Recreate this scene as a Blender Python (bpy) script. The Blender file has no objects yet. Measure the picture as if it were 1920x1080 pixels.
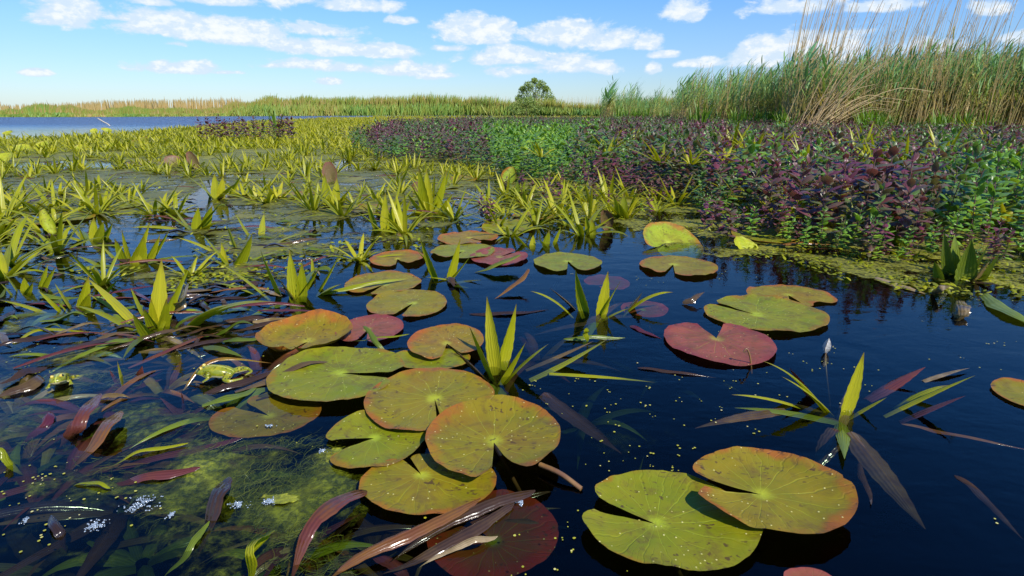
import bpy, bmesh, math, random
import numpy as np
from mathutils import Vector, noise as mnoise

random.seed(7)
rng = np.random.default_rng(7)
R = math.radians
scene = bpy.context.scene
col = scene.collection

# ------------------------------------------------------------------ camera
F, HOR, H = 1050.0, 210.0, 0.6
PITCH = math.atan((540 - HOR) / F)
CP, SP = math.cos(PITCH), math.sin(PITCH)
cam = bpy.data.cameras.new("camera")
cam.lens = 36.0 * F / 1920.0
cam.sensor_width = 36.0
cam.clip_start, cam.clip_end = 0.02, 6000
camo = bpy.data.objects.new("camera", cam)
col.objects.link(camo)
camo.location = (0, 0, H)
camo.rotation_euler = (math.pi / 2 - PITCH, 0, 0)
scene.camera = camo


def ray(px, py):
    a, b = (px - 960) / F, (540 - py) / F
    return np.array([a, CP + b * SP, -SP + b * CP])


def P(px, py, z=0.0):
    r = ray(px, py)
    return np.array([0, 0, H]) + r * ((z - H) / r[2])


def PY(px, py, y):
    r = ray(px, py)
    return np.array([0, 0, H]) + r * (y / r[1])


def ppm(px, py, z=0.0):
    """photo pixels per metre at the ground point seen at this pixel"""
    r = ray(px, py)
    return F / ((z - H) / r[2])


def proj(p):
    x, y, z = p[0], p[1], p[2] - H
    d = y * CP - z * SP
    return 960 + F * x / d, 540 - F * (y * SP + z * CP) / d


def inpoly(x, y, poly):
    c = False
    j = len(poly) - 1
    for i in range(len(poly)):
        xi, yi = poly[i]
        xj, yj = poly[j]
        if (yi > y) != (yj > y) and x < (xj - xi) * (y - yi) / (yj - yi) + xi:
            c = not c
        j = i
    return c


def nz(x, y, z=0.0, o=3):
    return mnoise.fractal(Vector((x, y, z)), 1.0, 2.0, o)


# ------------------------------------------------------------------ mesh helpers
class Geo:
    """points, quads and three per-point values: U across, T along, K tone"""
    def __init__(s, V, Q, U=None, T=None, K=None):
        s.V = np.asarray(V, float).reshape(-1, 3)
        s.Q = np.asarray(Q, np.int64).reshape(-1, 4)
        n = len(s.V)
        s.U = np.zeros(n) if U is None else np.asarray(U, float)
        s.T = np.zeros(n) if T is None else np.asarray(T, float)
        s.K = np.zeros(n) if K is None else (np.full(n, float(K)) if np.isscalar(K) else np.asarray(K, float))

    def xf(s, loc=(0, 0, 0), rz=0.0, sc=1.0, dk=0.0, tilt=0.0, taz=0.0):
        V = s.V * sc
        if tilt:
            c, q = math.cos(taz), math.sin(taz)
            k = np.array([c, q, 0.0])
            ct, st = math.cos(tilt), math.sin(tilt)
            V = V * ct + np.cross(k, V) * st + np.outer(V @ k, k) * (1 - ct)
        c, q = math.cos(rz), math.sin(rz)
        M = np.array([[c, -q, 0], [q, c, 0], [0, 0, 1]])
        return Geo(V @ M.T + np.asarray(loc, float), s.Q, s.U, s.T, np.clip(s.K + dk, 0, 1))


def merge(gs):
    off, Q = 0, []
    for g in gs:
        Q.append(g.Q + off)
        off += len(g.V)
    return Geo(np.concatenate([g.V for g in gs]), np.concatenate(Q), np.concatenate([g.U for g in gs]),
               np.concatenate([g.T for g in gs]), np.concatenate([g.K for g in gs]))


def mesh(name, g, m):
    me = bpy.data.meshes.new(name)
    n, q = len(g.V), len(g.Q)
    me.vertices.add(n)
    me.vertices.foreach_set("co", g.V.astype(np.float32).ravel())
    me.loops.add(4 * q)
    me.loops.foreach_set("vertex_index", g.Q.astype(np.int32).ravel())
    me.polygons.add(q)
    me.polygons.foreach_set("loop_start", np.arange(0, 4 * q, 4, dtype=np.int32))
    for nm, a in (("U", g.U), ("T", g.T), ("K", g.K)):
        at = me.attributes.new(nm, "FLOAT", "POINT")
        at.data.foreach_set("value", a.astype(np.float32))
    me.update(calc_edges=True)
    me.validate()
    me.shade_smooth()
    me.materials.append(m)
    return me


def link(name, me, parent=None, loc=None, rz=0.0, sc=1.0):
    o = bpy.data.objects.new(name, me)
    col.objects.link(o)
    if parent is not None:
        o.parent = parent
    if loc is not None:
        o.location = [float(v) for v in loc]
    o.rotation_euler = (0, 0, rz)
    o.scale = (sc, sc, sc)
    return o


def tag(o, label, cat, group=None, kind=None):
    o["label"] = label
    if cat:
        o["category"] = cat
    if group:
        o["group"] = group
    if kind:
        o["kind"] = kind
    return o


def empty(name, loc, rz=0.0, sc=1.0):
    o = bpy.data.objects.new(name, None)
    o.empty_display_size = 0.05
    col.objects.link(o)
    o.location = [float(v) for v in loc]
    o.rotation_euler = (0, 0, rz)
    o.scale = (sc, sc, sc)
    return o


def stuff(name, g, m, label):
    o = link(name, mesh(name, g, m))
    return tag(o, label, None, None, "stuff")


def structure(name, g, m):
    o = link(name, mesh(name, g, m))
    o["kind"] = "structure"
    return o


def unit(v):
    l = np.linalg.norm(v)
    return v / l if l > 1e-9 else v


def strip(C, side, W, fold=0.25, K=0.5, twist=None, teeth=0.0):
    """a keeled leaf blade along the points C; side: vector across it"""
    C = np.asarray(C, float)
    n = len(C)
    tan = np.gradient(C, axis=0)
    V, U, T = [], [], []
    for i in range(n):
        t = unit(tan[i])
        s = np.asarray(side[i] if np.ndim(side) == 2 else side, float)
        s = unit(s - t * (s @ t))
        nn = np.cross(s, t)
        if twist is not None:
            a = twist * i / (n - 1)
            s, nn = s * math.cos(a) + nn * math.sin(a), nn * math.cos(a) - s * math.sin(a)
        w = W[i] * 0.5
        we = w * (1 + teeth * (1 if i % 2 else -1)) if 0 < i < n - 1 else w
        for u in (-1, 0, 1):
            V.append(C[i] + s * u * we + nn * ((abs(u) - 0.5) * fold * w * 2))
            U.append(u)
            T.append(i / (n - 1))
    Q = []
    for i in range(n - 1):
        a = 3 * i
        Q += [(a, a + 1, a + 4, a + 3), (a + 1, a + 2, a + 5, a + 4)]
    return Geo(V, Q, U, T, K)


def bez(p0, p1, p2, n):
    t = np.linspace(0, 1, n)[:, None]
    return p0 * (1 - t) ** 2 + 2 * p1 * t * (1 - t) + p2 * t ** 2


def catmull(pts, n):
    pts = np.asarray(pts, float)
    if len(pts) == 2:
        return pts[0] + (pts[1] - pts[0]) * np.linspace(0, 1, n)[:, None]
    p = np.vstack([2 * pts[0] - pts[1], pts, 2 * pts[-1] - pts[-2]])
    out = []
    for u in np.linspace(0, len(pts) - 1 - 1e-6, n):
        i = int(u)
        t = u - i
        a, b, c, d = p[i], p[i + 1], p[i + 2], p[i + 3]
        out.append(0.5 * (2 * b + (c - a) * t + (2 * a - 5 * b + 4 * c - d) * t * t + (3 * b - a - 3 * c + d) * t ** 3))
    return np.array(out)


def wprof(n, w, base=0.75, peak=0.25):
    t = np.linspace(0, 1, n)
    r = np.where(t < peak, base + (1 - base) * t / peak, 1 - np.clip((t - peak) / (1 - peak), 0, 1) ** 1.7)
    return w * np.maximum(r, 0.03)


def tube(pts, r, n=6, K=0.5):
    pts = np.asarray(pts, float)
    m = len(pts)
    rr = np.full(m, r) if np.isscalar(r) else np.asarray(r)
    tan = np.gradient(pts, axis=0)
    V, U, T = [], [], []
    for i in range(m):
        t = unit(tan[i])
        a = unit(np.cross(t, [0.13, 0.9, 0.31] if abs(t[1]) < 0.9 else [1, 0, 0]))
        b = np.cross(t, a)
        for k in range(n):
            an = 2 * math.pi * k / n
            V.append(pts[i] + rr[i] * (a * math.cos(an) + b * math.sin(an)))
            U.append(math.cos(an))
            T.append(i / max(1, m - 1))
    Q = [(i * n + k, i * n + (k + 1) % n, (i + 1) * n + (k + 1) % n, (i + 1) * n + k) for i in range(m - 1) for k in range(n)]
    return Geo(V, Q, U, T, K)


def ball(c, r, n=8, m=6, sz=1.0, K=0.5):
    V, Q = [], []
    for i in range(m + 1):
        a = math.pi * i / m
        a = min(max(a, 0.02), math.pi - 0.02)
        for k in range(n):
            b = 2 * math.pi * k / n
            V.append((c[0] + r * math.sin(a) * math.cos(b), c[1] + r * math.sin(a) * math.sin(b), c[2] + r * sz * math.cos(a)))
    for i in range(m):
        for k in range(n):
            Q.append((i * n + k, (i + 1) * n + k, (i + 1) * n + (k + 1) % n, i * n + (k + 1) % n))
    return Geo(V, Q, None, None, K)


# ------------------------------------------------------------------ materials
class NT:
    def __init__(s, nt):
        s.t = nt

    def n(s, typ, **kw):
        nd = s.t.nodes.new(typ)
        for k, v in kw.items():
            setattr(nd, k, v)
        return nd

    def put(s, sock, v):
        if isinstance(v, bpy.types.NodeSocket):
            s.t.links.new(v, sock)
        elif isinstance(v, tuple) and len(v) == 3 and sock.type == "RGBA":
            sock.default_value = (*v, 1)
        else:
            sock.default_value = v

    def m(s, op, a, b=0.0, c=None, clamp=False):
        nd = s.n("ShaderNodeMath", operation=op, use_clamp=clamp)
        s.put(nd.inputs[0], a)
        s.put(nd.inputs[1], b)
        if c is not None:
            s.put(nd.inputs[2], c)
        return nd.outputs[0]

    def vm(s, op, a, b=(0, 0, 0)):
        nd = s.n("ShaderNodeVectorMath", operation=op)
        s.put(nd.inputs[0], a)
        s.put(nd.inputs[1], b)
        return nd.outputs["Value" if op in ("LENGTH", "DOT_PRODUCT") else "Vector"]

    def mix(s, f, a, b, typ="MIX"):
        nd = s.n("ShaderNodeMix", data_type="RGBA", blend_type=typ)
        s.put(nd.inputs[0], f)
        s.put(nd.inputs[6], a)
        s.put(nd.inputs[7], b)
        return nd.outputs[2]

    def ramp(s, f, stops, interp="LINEAR"):
        nd = s.n("ShaderNodeValToRGB")
        cr = nd.color_ramp
        cr.interpolation = interp
        while len(cr.elements) < len(stops):
            cr.elements.new(0.5)
        for e, (p, c) in zip(cr.elements, stops):
            e.position = p
            e.color = (*c, 1) if isinstance(c, tuple) else (c, c, c, 1)
        s.put(nd.inputs[0], f)
        return nd.outputs[0]

    def at(s, name):
        nd = s.n("ShaderNodeAttribute", attribute_name=name)
        return nd.outputs["Fac"]

    def noise(s, vec, scale, detail=3.0, rough=0.55, dist=0.0, dim="3D"):
        nd = s.n("ShaderNodeTexNoise", noise_dimensions=dim)
        if vec is not None:
            s.put(nd.inputs["Vector"], vec)
        s.put(nd.inputs["Scale"], scale)
        nd.inputs["Detail"].default_value = detail
        nd.inputs["Roughness"].default_value = rough
        nd.inputs["Distortion"].default_value = dist
        return nd.outputs[0]

    def vor(s, vec, scale, feature="F1"):
        nd = s.n("ShaderNodeTexVoronoi", feature=feature)
        s.put(nd.inputs["Vector"], vec)
        nd.inputs["Scale"].default_value = scale
        return nd

    def sm(s, x, a, b):
        nd = s.n("ShaderNodeMapRange", interpolation_type="SMOOTHSTEP")
        s.put(nd.inputs[0], x)
        nd.inputs[1].default_value = a
        nd.inputs[2].default_value = b
        return nd.outputs[0]

    def pos(s):
        return s.n("ShaderNodeNewGeometry").outputs["Position"]

    def rnd(s):
        return s.n("ShaderNodeObjectInfo").outputs["Random"]

    def bump(s, h, strength, dist=0.01):
        nd = s.n("ShaderNodeBump")
        s.put(nd.inputs["Strength"], strength)
        nd.inputs["Distance"].default_value = dist
        s.put(nd.inputs["Height"], h)
        return nd.outputs[0]


def material(name):
    m = bpy.data.materials.new(name)
    m.use_nodes = True
    m.node_tree.nodes.clear()
    return m, NT(m.node_tree)


def finish(N, colr, rough=0.45, transl=0.0, tcol=None, normal=None, spec=0.5, alpha=None):
    p = N.n("ShaderNodeBsdfPrincipled")
    N.put(p.inputs["Base Color"], colr)
    N.put(p.inputs["Roughness"], rough)
    N.put(p.inputs["Specular IOR Level"], spec)
    if normal is not None:
        N.put(p.inputs["Normal"], normal)
    sh = p.outputs[0]
    if transl:
        t = N.n("ShaderNodeBsdfTranslucent")
        N.put(t.inputs[0], tcol if tcol is not None else colr)
        mx = N.n("ShaderNodeMixShader")
        N.put(mx.inputs[0], transl)
        N.t.links.new(sh, mx.inputs[1])
        N.t.links.new(t.outputs[0], mx.inputs[2])
        sh = mx.outputs[0]
    if alpha is not None:
        tr = N.n("ShaderNodeBsdfTransparent")
        mx = N.n("ShaderNodeMixShader")
        N.put(mx.inputs[0], alpha)
        N.t.links.new(tr.outputs[0], mx.inputs[1])
        N.t.links.new(sh, mx.inputs[2])
        sh = mx.outputs[0]
    o = N.n("ShaderNodeOutputMaterial")
    N.t.links.new(sh, o.inputs[0])


def leaf_mat(name, stops, rough=0.4, transl=0.3, tip=None, rib=0.25, mott=12.0, spec=0.5, rv=0.3):
    """blade colour from K (and a little per object), paler midrib, mottling, browned tips"""
    m, N = material(name)
    k = N.m("ADD", N.m("MULTIPLY", N.at("K"), 1 - rv), N.m("MULTIPLY", N.rnd(), rv))
    nn = N.noise(N.pos(), mott, 4, 0.6)
    k = N.m("ADD", k, N.m("MULTIPLY", N.m("SUBTRACT", nn, 0.5), 0.5), clamp=True)
    c = N.ramp(k, stops)
    if rib:
        au = N.m("ABSOLUTE", N.at("U"))
        c = N.mix(N.m("MULTIPLY", N.sm(au, 0.30, 0.0), rib), c, N.mix(1.0, c, (1.6, 1.6, 1.3), "MULTIPLY"))
        line = N.m("SINE", N.m("MULTIPLY", N.at("U"), 26.0))
        c = N.mix(N.m("MULTIPLY", N.sm(line, 0.2, 1.0), 0.09), c, (0.02, 0.025, 0.005))
    if tip:
        f = N.sm(N.m("ADD", N.at("T"), N.m("MULTIPLY", N.m("SUBTRACT", nn, 0.5), 0.5)), 0.78, 1.02)
        c = N.mix(N.m("MULTIPLY", f, 0.8), c, tip)
    finish(N, c, rough, transl, N.mix(1.0, c, (1.25, 1.25, 0.7), "MULTIPLY"), spec=spec,
           normal=N.bump(N.m("ADD", N.m("SINE", N.m("MULTIPLY", N.at("U"), 20.0)), N.m("MULTIPLY", nn, 3)), 0.25, 0.0015))
    return m


M = {}
M["soldier"] = leaf_mat("soldier_leaf", [(0, (0.15, 0.10, 0.015)), (0.2, (0.15, 0.165, 0.010)), (0.5, (0.23, 0.255, 0.006)), (0.8, (0.33, 0.325, 0.008)), (1, (0.43, 0.39, 0.02))],
                        rough=0.30, transl=0.36, spec=0.35, tip=(0.16, 0.09, 0.025))
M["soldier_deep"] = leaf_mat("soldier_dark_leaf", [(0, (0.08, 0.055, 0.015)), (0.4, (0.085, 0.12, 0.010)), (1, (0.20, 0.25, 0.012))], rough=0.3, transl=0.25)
M["brown"] = leaf_mat("dead_brown_leaf", [(0, (0.018, 0.010, 0.008)), (0.4, (0.05, 0.026, 0.012)), (0.75, (0.13, 0.085, 0.025)), (1, (0.34, 0.25, 0.13))], rough=0.16, transl=0.1, mott=30)
M["purple"] = leaf_mat("purple_leaf", [(0, (0.06, 0.010, 0.028)), (0.4, (0.11, 0.030, 0.020)), (0.7, (0.18, 0.085, 0.012)), (1, (0.30, 0.26, 0.012))], rough=0.2, transl=0.15, mott=24)
M["mint"] = leaf_mat("mint_leaf", [(0, (0.165, 0.034, 0.06)), (0.22, (0.15, 0.052, 0.055)), (0.38, (0.125, 0.105, 0.055)), (0.55, (0.09, 0.165, 0.032)), (0.8, (0.14, 0.29, 0.025)), (1, (0.28, 0.38, 0.03))],
                     rough=0.32, transl=0.3, mott=25, rv=0.12, rib=0.35)
M["mint_stem"] = leaf_mat("mint_stem", [(0, (0.12, 0.025, 0.05)), (1, (0.13, 0.12, 0.03))], transl=0, rib=0)
M["reed"] = leaf_mat("reed_leaf", [(0, (0.54, 0.39, 0.17)), (0.25, (0.38, 0.31, 0.09)), (0.45, (0.30, 0.34, 0.06)), (0.75, (0.18, 0.32, 0.06)), (1, (0.09, 0.25, 0.09))],
                     rough=0.5, transl=0.3, rib=0, mott=2.0, rv=0.1)
M["dry"] = leaf_mat("dry_reed", [(0, (0.30, 0.19, 0.11)), (0.5, (0.46, 0.32, 0.14)), (1, (0.58, 0.44, 0.22))], rough=0.6, transl=0.05, rib=0, mott=4)
M["sedge"] = leaf_mat("sedge_blade", [(0, (0.06, 0.14, 0.012)), (1, (0.19, 0.32, 0.02))], rough=0.4, transl=0.35, mott=3)
M["tree"] = leaf_mat("tree_foliage", [(0, (0.13, 0.20, 0.03)), (0.5, (0.20, 0.28, 0.05)), (1, (0.28, 0.34, 0.07))], rough=0.6, transl=0.25, rib=0, mott=0.5)


def plain(name, c1, c2, rough=0.5, scale=20.0, transl=0.0, bump=0.0):
    m, N = material(name)
    nn = N.noise(N.pos(), scale, 4, 0.6)
    finish(N, N.mix(N.sm(nn, 0.35, 0.68), c1, c2), rough, transl, normal=N.bump(nn, bump, 0.01) if bump else None)
    return m


M["stalk"] = plain("lily_stalk", (0.14, 0.065, 0.03), (0.22, 0.12, 0.04), 0.35)
M["bark"] = plain("bark", (0.10, 0.075, 0.05), (0.18, 0.14, 0.10), 0.8)
M["dead_wood"] = plain("bleached_wood", (0.30, 0.26, 0.2), (0.42, 0.37, 0.3), 0.7)
M["bed"] = plain("lake_bed", (0.012, 0.011, 0.005), (0.03, 0.03, 0.009), 0.9, 3.0)
M["foam"] = plain("foam_bubble", (0.12, 0.16, 0.20), (0.30, 0.35, 0.40), 0.12, 300)
M["eye"] = plain("frog_eye_gold", (0.45, 0.33, 0.05), (0.55, 0.42, 0.1), 0.15)
M["pupil"] = plain("frog_pupil", (0.006, 0.006, 0.006), (0.01, 0.01, 0.01), 0.08)
M["mouth"] = plain("frog_mouth_line", (0.10, 0.06, 0.02), (0.14, 0.09, 0.03), 0.4)
M["bud"] = plain("lily_bud", (0.35, 0.33, 0.28), (0.6, 0.58, 0.55), 0.4, 200, 0.2)
M["weed"] = leaf_mat("duckweed", [(0, (0.18, 0.19, 0.010)), (0.7, (0.36, 0.34, 0.02)), (1, (0.55, 0.48, 0.2))], rough=0.4, transl=0, rib=0)


def pad_mat(name, centre, body, rim, rimw=0.22, red=0.35, speck=1.0):
    """T = radius 0..1, U = angle in radians, K = tone"""
    m, N = material(name)
    r, th, k = N.at("T"), N.at("U"), N.at("K")
    ps = N.pos()
    n1 = N.noise(ps, 14, 4, 0.6)
    n2 = N.noise(ps, 60, 3, 0.6)
    body2 = N.mix(1.0, body, (0.72, 0.9, 0.6), "MULTIPLY")
    c = N.mix(N.sm(n1, 0.35, 0.7), body, body2)
    c = N.mix(N.m("MULTIPLY", N.sm(N.noise(ps, 7, 3, 0.6), 0.5, 0.72), red), c, rim)
    edge = N.sm(N.m("ADD", r, N.m("ADD", N.m("MULTIPLY", N.m("SUBTRACT", n1, 0.5), 0.75), N.m("MULTIPLY", N.m("SUBTRACT", k, 0.5), 0.10))), 1.0 - rimw, 1.04)
    c = N.mix(N.m("MULTIPLY", edge, 0.7), c, rim)
    cf = N.sm(N.m("ADD", r, N.m("MULTIPLY", N.m("SUBTRACT", n2, 0.5), 0.12)), 0.2, 0.02)
    c = N.mix(N.m("MULTIPLY", cf, 0.75), c, centre)
    # radiating veins, broken up and forking outward
    wob = N.m("MULTIPLY", N.m("SUBTRACT", N.noise(ps, 22, 2, 0.5), 0.5), 0.5)
    ang = N.m("ADD", th, N.m("MULTIPLY", wob, r))
    v1 = N.sm(N.m("COSINE", N.m("MULTIPLY", ang, 16.0)), 0.93, 1.0)
    v2 = N.m("MULTIPLY", N.sm(N.m("COSINE", N.m("MULTIPLY", ang, 48.0)), 0.86, 1.0), N.sm(r, 0.4, 0.75))
    v = N.m("MAXIMUM", v1, N.m("MULTIPLY", v2, 0.6))
    c = N.mix(N.m("MULTIPLY", v, N.m("MULTIPLY", N.sm(r, 1.0, 0.15), 0.38)), c, centre)
    # brown blemishes and pale flecks that lie on the leaf
    bl = N.m("MULTIPLY", N.sm(N.noise(ps, 85, 2, 0.5), 0.62, 0.68), N.sm(N.noise(ps, 12, 2, 0.5), 0.42, 0.6))
    c = N.mix(N.m("MULTIPLY", bl, 0.85), c, (0.06, 0.03, 0.012))
    # dried silt and water stains
    st = N.sm(N.noise(ps, 26, 6, 0.7, 0.6), 0.48, 0.68)
    c = N.mix(N.m("MULTIPLY", st, 0.55), c, (0.10, 0.055, 0.014))
    # short dark scratches
    mp = N.n("ShaderNodeVectorMath", operation="MULTIPLY")
    N.put(mp.inputs[0], ps)
    mp.inputs[1].default_value = (60, 230, 60)
    sc_ = N.m("MULTIPLY", N.sm(N.noise(mp.outputs[0], 1.0, 2, 0.5), 0.66, 0.70), N.sm(N.noise(ps, 9, 2, 0.5), 0.46, 0.58))
    c = N.mix(N.m("MULTIPLY", sc_, 0.9), c, (0.05, 0.02, 0.015))
    vr = N.vor(ps, 120)
    d = N.m("MULTIPLY", N.sm(vr.outputs["Distance"], 0.20, 0.10), N.sm(N.n("ShaderNodeSeparateColor").inputs[0].node.outputs[0], 0.0, 1.0))
    sep = N.n("ShaderNodeSeparateColor")
    N.put(sep.inputs[0], vr.outputs["Color"])
    d = N.m("MULTIPLY", N.sm(vr.outputs["Distance"], 0.22, 0.10), N.m("GREATER_THAN", N.m("ADD", sep.outputs[0], N.m("MULTIPLY", N.noise(ps, 11, 3, 0.6), 1.0)), 1.52 - 0.22 * speck))
    c = N.mix(N.m("MULTIPLY", d, 0.85), c, (0.62, 0.55, 0.2))
    h = N.m("ADD", N.m("MULTIPLY", v, -0.6), N.m("ADD", N.m("MULTIPLY", n1, 2.2), N.m("MULTIPLY", d, 0.8)))
    finish(N, c, N.m("ADD", 0.34, N.m("MULTIPLY", n2, 0.3)), 0.12, spec=0.3, normal=N.bump(h, 0.4, 0.003))
    return m


M["pad_green"] = pad_mat("pad_green", (0.33, 0.40, 0.02), (0.185, 0.18, 0.004), (0.24, 0.10, 0.008), 0.10, 0.15)
M["pad_olive"] = pad_mat("pad_olive", (0.36, 0.39, 0.02), (0.205, 0.155, 0.005), (0.29, 0.065, 0.012), 0.16, 0.3)
M["pad_orange"] = pad_mat("pad_orange", (0.38, 0.36, 0.02), (0.23, 0.15, 0.006), (0.34, 0.07, 0.012), 0.22, 0.4, 0.8)
M["pad_red"] = pad_mat("pad_red", (0.30, 0.27, 0.03), (0.235, 0.062, 0.035), (0.19, 0.03, 0.03), 0.3, 0.6, 0.5)
M["pad_dark"] = pad_mat("pad_sunken", (0.16, 0.24, 0.02), (0.17, 0.045, 0.012), (0.26, 0.018, 0.012), 0.5, 0.5, 0.3)
M["pad_brown"] = pad_mat("pad_brown", (0.25, 0.22, 0.05), (0.15, 0.10, 0.035), (0.20, 0.07, 0.05), 0.4, 0.5, 0.3)
M["pad_under"] = pad_mat("pad_raised", (0.45, 0.5, 0.05), (0.25, 0.29, 0.012), (0.32, 0.06, 0.015), 0.18, 0.2, 0.3)
M["pad_far"] = pad_mat("pad_far", (0.40, 0.43, 0.05), (0.36, 0.36, 0.015), (0.30, 0.22, 0.03), 0.1, 0.2, 0.3)


def algae_mat(name, c1, c2, c3, lo=0.42, hi=0.58, scale=9.0, rough=0.5, bump=0.8):
    m, N = material(name)
    ps = N.pos()
    big = N.noise(ps, scale, 6, 0.65, 0.6)
    fine = N.noise(ps, scale * 9, 7, 0.72, 0.25)
    c = N.mix(N.sm(fine, 0.35, 0.68), c1, c2)
    c = N.mix(N.m("MULTIPLY", N.sm(N.noise(ps, scale * 0.5, 3), 0.5, 0.7), 0.7), c, c3)
    a = N.sm(N.m("ADD", N.m("MULTIPLY", big, 0.62), N.m("ADD", N.m("MULTIPLY", fine, 0.38), N.m("MULTIPLY", N.at("K"), 1.0))), lo, hi)
    finish(N, c, rough, 0.1, normal=N.bump(fine, bump, 0.01), alpha=a)
    return m


M["algae"] = algae_mat("thread_algae", (0.04, 0.06, 0.004), (0.28, 0.30, 0.006), (0.46, 0.43, 0.010), 0.76, 1.15, 8.0)
M["scum"] = algae_mat("floating_scum", (0.07, 0.075, 0.008), (0.17, 0.16, 0.010), (0.23, 0.20, 0.014), 0.86, 1.05, 5.0)
M["mat"] = algae_mat("weed_mat", (0.035, 0.04, 0.006), (0.26, 0.25, 0.012), (0.30, 0.28, 0.014), 0.72, 0.86, 6.0, 0.6)
M["marsh"] = plain("marsh_soil", (0.09, 0.10, 0.02), (0.20, 0.20, 0.035), 0.9, 2.0)


# ------------------------------------------------------------------ water, lake bed
def water_material():
    m, N = material("water")
    ps = N.pos()
    sep = N.n("ShaderNodeSeparateXYZ")
    N.put(sep.inputs[0], ps)
    far = N.sm(sep.outputs[1], 14.0, 34.0)
    sc = N.n("ShaderNodeVectorMath", operation="MULTIPLY")
    N.put(sc.inputs[0], ps)
    sc.inputs[1].default_value = (1.0, 1.6, 1.0)
    near_h = N.m("MULTIPLY", N.noise(sc.outputs[0], 6.0, 3, 0.5, 0.4), 0.0042)
    near_h = N.m("ADD", near_h, N.m("MULTIPLY", N.noise(sc.outputs[0], 45.0, 2, 0.5), 0.0006))
    far_h = N.m("ADD", N.m("MULTIPLY", N.noise(ps, 1.6, 4, 0.6), 0.5), N.m("MULTIPLY", N.noise(ps, 0.35, 2, 0.5), 0.5))
    h = N.m("ADD", N.m("MULTIPLY", near_h, N.m("SUBTRACT", 1.0, far)), N.m("MULTIPLY", N.m("MULTIPLY", far_h, far), 0.75))
    bp = N.n("ShaderNodeBump")
    bp.inputs["Strength"].default_value = 0.5
    bp.inputs["Distance"].default_value = 1.0
    N.put(bp.inputs["Height"], h)
    fr = N.n("ShaderNodeFresnel")
    fr.inputs[0].default_value = 1.33
    N.put(fr.inputs["Normal"], bp.outputs[0])
    gl = N.n("ShaderNodeBsdfGlossy")
    N.put(gl.inputs["Roughness"], N.m("ADD", 0.02, N.m("MULTIPLY", far, 0.33)))
    N.put(gl.inputs["Normal"], bp.outputs[0])
    tr = N.n("ShaderNodeBsdfTransparent")
    tr.inputs[0].default_value = (0.86, 0.92, 0.88, 1)
    mx = N.n("ShaderNodeMixShader")
    N.put(mx.inputs[0], fr.outputs[0])
    N.t.links.new(tr.outputs[0], mx.inputs[1])
    N.t.links.new(gl.outputs[0], mx.inputs[2])
    ab = N.n("ShaderNodeVolumeAbsorption")
    ab.inputs["Color"].default_value = (0.30, 0.42, 0.22, 1)
    ab.inputs["Density"].default_value = 13.0
    o = N.n("ShaderNodeOutputMaterial")
    N.t.links.new(mx.outputs[0], o.inputs[0])
    N.t.links.new(ab.outputs[0], o.inputs[1])
    return m


def box(x0, x1, y0, y1, z0, z1):
    V = [(x, y, z) for z in (z0, z1) for x, y in ((x0, y0), (x1, y0), (x1, y1), (x0, y1))]
    return Geo(V, [(3, 2, 1, 0), (4, 5, 6, 7), (0, 1, 5, 4), (1, 2, 6, 5), (2, 3, 7, 6), (3, 0, 4, 7)])


w = structure("water", box(-900, 900, -6, 900, -0.55, 0.0), water_material())
for p in w.data.polygons:
    p.use_smooth = False
structure("lake_bed", Geo([(-3000, -20, -0.6), (3000, -20, -0.6), (3000, 4000, -0.6), (-3000, 4000, -0.6)], [(0, 1, 2, 3)]), M["bed"])

# marsh ground behind the reed edges (one sheet, out to the horizon)
bank_px = [(-400, 219.2), (0, 218.8), (250, 217.9), (440, 217), (640, 216), (800, 215.5), (1000, 216), (1100, 219), (1150, 228), (1270, 240), (1450, 250), (2300, 252)]
front = [P(x, y, 0) for x, y in bank_px]
V, Q = [], []
for i, p in enumerate(front):
    V += [(p[0], p[1], -0.3), (p[0], p[1] + 0.3, 0.03), (p[0] * 8 / max(1, p[1] / 40), 400 + p[1], 0.05), (p[0] * 60, 3000, 0.05)]
n = len(front)
Q = [(4 * i + k, 4 * (i + 1) + k, 4 * (i + 1) + k + 1, 4 * i + k + 1) for i in range(n - 1) for k in range(3)]
structure("ground", Geo(V, Q), M["marsh"])

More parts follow.
